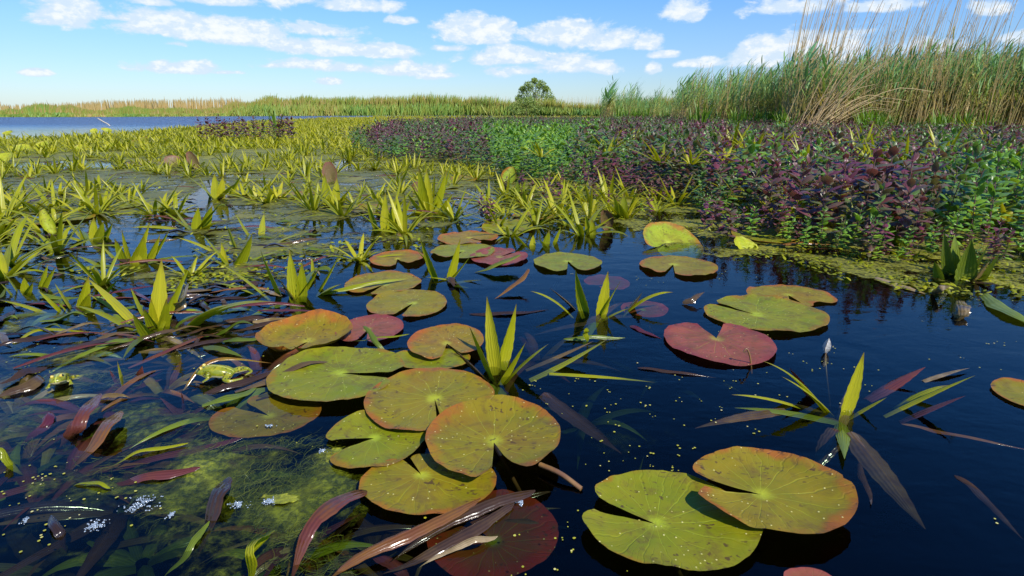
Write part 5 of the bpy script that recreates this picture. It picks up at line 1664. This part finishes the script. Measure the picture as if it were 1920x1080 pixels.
# ------------------------------------------------------------------ sun and sky
SUN_EL = 46.0
sun_dir = np.array([0.60, -0.80])
sun_dir /= np.linalg.norm(sun_dir)
sd = Vector((sun_dir[0] * math.cos(R(SUN_EL)), sun_dir[1] * math.cos(R(SUN_EL)), math.sin(R(SUN_EL))))
sun = bpy.data.lights.new("sun", "SUN")
sun.energy = 4.8
sun.angle = R(0.5)
sun.color = (1.0, 0.95, 0.86)
so = bpy.data.objects.new("sun", sun)
col.objects.link(so)
so.rotation_euler = sd.to_track_quat("Z", "Y").to_euler()
so.location = (5, -5, 10)

wd = bpy.data.worlds.new("World")
scene.world = wd
wd.use_nodes = True
wd.node_tree.nodes.clear()
N = NT(wd.node_tree)
sky = N.n("ShaderNodeTexSky", sky_type="NISHITA")
sky.sun_disc = False
sky.sun_elevation = R(SUN_EL)
sky.sun_rotation = math.atan2(sun_dir[0], sun_dir[1])
sky.air_density = 1.0
sky.dust_density = 0.3
sky.ozone_density = 2.5
STR = 0.12
dirv = N.n("ShaderNodeTexCoord").outputs["Generated"]
sp = N.n("ShaderNodeSeparateXYZ")
N.put(sp.inputs[0], dirv)
az = N.m("ARCTAN2", sp.outputs[0], sp.outputs[1])
el = N.m("ARCSINE", sp.outputs[2])
uvn = N.n("ShaderNodeCombineXYZ")
N.put(uvn.inputs[0], az)
N.put(uvn.inputs[1], el)
uv = uvn.outputs[0]
# (photo px centre, half width, height up, height down, opacity)
clouds = [(128, 28, 62, 26, 18, .85), (90, 40, 40, 10, 8, .5), (280, 48, 75, 24, 18, .9), (385, 55, 100, 28, 20, 1), (455, 62, 70, 22, 18, .95), (240, 36, 50, 12, 10, .7), (590, 55, 65, 12, 10, .8), (620, 92, 95, 14, 12, .9), (720, 98, 62, 15, 11, .95),
          (545, 85, 60, 12, 8, .55), (345, 130, 78, 12, 8, .95), (420, 136, 35, 5, 4, .8), (66, 137, 26, 7, 6, .95), (560, 122, 90, 10, 9, .85), (740, 132, 90, 14, 10, .9), (650, 128, 100, 9, 8, .7), (830, 142, 45, 6, 6, .6), (620, 153, 20, 6, 5, .9), (660, 12, 75, 14, 10, .9),
          (420, 4, 90, 14, 10, .8), (550, 0, 120, 16, 12, .5), (758, 40, 26, 8, 6, .8), (880, 66, 75, 26, 17, 1), (925, 55, 40, 18, 20, .9), (1060, 68, 85, 26, 22, 1), (1150, 78, 55, 20, 16, 1), (1215, 82, 34, 18, 12, .95), (965, 108, 95, 18, 14, .95), (1040, 125, 75, 20, 14, .8),
          (990, 134, 80, 14, 10, .6), (1128, 128, 28, 12, 10, .8), (1245, 104, 30, 8, 6, .8), (1282, 20, 38, 22, 20, .85), (1225, 128, 12, 10, 8, .7), (1430, 104, 62, 24, 24, 1), (1540, 90, 80, 28, 28, .95), (1480, 14, 90, 20, 14, .8), (1640, 14, 70, 12, 8, .6), (1860, 20, 45, 16, 10, .7), (1320, 118, 40, 8, 6, .6),
          (1720, 88, 80, 16, 12, .45), (1590, 60, 90, 14, 12, .4), (290, 5, 40, 8, 6, .7), (850, 92, 40, 8, 5, .6), (1900, 70, 30, 10, 8, .5), (320, 82, 24, 5, 4, .5)]
nv = N.n("ShaderNodeVectorMath", operation="MULTIPLY")
N.put(nv.inputs[0], uv)
nv.inputs[1].default_value = (1.0, 1.9, 1.0)
nbig = N.noise(nv.outputs[0], 12.0, 6, 0.62, 0.3, "2D")
nfine = N.noise(nv.outputs[0], 48.0, 5, 0.62, 0.0, "2D")
acc = None
lowacc = None
for (cx, cy, rx, ru, rd, op) in clouds:
    r0 = ray(cx, cy)
    a0 = math.atan2(r0[0], r0[1])
    e0 = math.atan2(r0[2], math.hypot(r0[0], r0[1]))
    sx = 0.9 * F / math.cos(a0) ** 0.0
    q = ray(cx + rx, cy)
    ra = abs(math.atan2(q[0], q[1]) - a0)
    q1, q2 = ray(cx, cy - ru), ray(cx, cy + rd)
    reu = abs(math.atan2(q1[2], math.hypot(q1[0], q1[1])) - e0)
    red = abs(math.atan2(q2[2], math.hypot(q2[0], q2[1])) - e0)
    reu, red = reu * 1.2, red * 1.0
    d = N.vm("MULTIPLY", N.vm("SUBTRACT", uv, (a0, e0, 0)), (1 / ra, 1 / reu, 0))
    d = N.vm("MAXIMUM", d, N.vm("MULTIPLY", d, (-1, -reu / red, 0)))
    f = N.m("MULTIPLY", N.m("SUBTRACT", 1.35, N.vm("LENGTH", d)), op)
    acc = f if acc is None else N.m("MAXIMUM", acc, f)
gen = N.m("MULTIPLY", N.sm(N.noise(nv.outputs[0], 3.2, 4, 0.55, 0.2, "2D"), 0.52, 0.75), N.sm(el, 0.24, 0.5))
acc = N.m("MAXIMUM", acc, N.m("SUBTRACT", N.m("MULTIPLY", gen, 0.2), 0.8))
dens = N.m("ADD", acc, N.m("ADD", N.m("MULTIPLY", N.m("SUBTRACT", nbig, 0.5), 2.0), N.m("MULTIPLY", N.m("SUBTRACT", nfine, 0.5), 0.5)))
mask = N.m("MULTIPLY", N.sm(dens, 0.02, 0.50), N.sm(el, 0.015, 0.05))
shade = N.m("ADD", N.m("MULTIPLY", dens, 0.35), N.m("MULTIPLY", N.m("SUBTRACT", nfine, 0.5), 1.2))
cc = N.ramp(N.sm(shade, 0.1, 0.7), [(0, (0.70, 0.82, 0.95)), (0.45, (0.9, 0.94, 0.98)), (1, (1.0, 1.0, 1.0))])
cl = N.mix(1.0, cc, (0.70 / STR, 0.715 / STR, 0.73 / STR), "MULTIPLY")
tint = N.ramp(N.sm(el, 0.0, 0.6), [(0, (0.53, 0.63, 0.80)), (0.10, (0.52, 0.69, 0.94)), (0.35, (0.42, 0.77, 1.17)), (0.7, (0.28, 0.84, 1.5)), (1, (0.22, 0.7, 1.35))])
skyc = N.mix(1.0, sky.outputs[0], tint, "MULTIPLY")
outc = N.mix(N.m("MULTIPLY", mask, 0.93), skyc, cl)
bg = N.n("ShaderNodeBackground")
N.put(bg.inputs[0], outc)
bg.inputs[1].default_value = STR
wo = N.n("ShaderNodeOutputWorld")
N.t.links.new(bg.outputs[0], wo.inputs[0])

# ------------------------------------------------------------------ render settings
scene.view_settings.view_transform = "Standard"
scene.view_settings.look = "None"
scene.view_settings.exposure = 0.52
scene.view_settings.gamma = 1.0
scene.render.engine = "CYCLES"
scene.cycles.use_denoising = True
scene.cycles.max_bounces = 8
scene.cycles.diffuse_bounces = 4
scene.cycles.glossy_bounces = 3
scene.cycles.transmission_bounces = 4
scene.cycles.transparent_max_bounces = 14
scene.cycles.caustics_reflective = False
scene.cycles.caustics_refractive = False
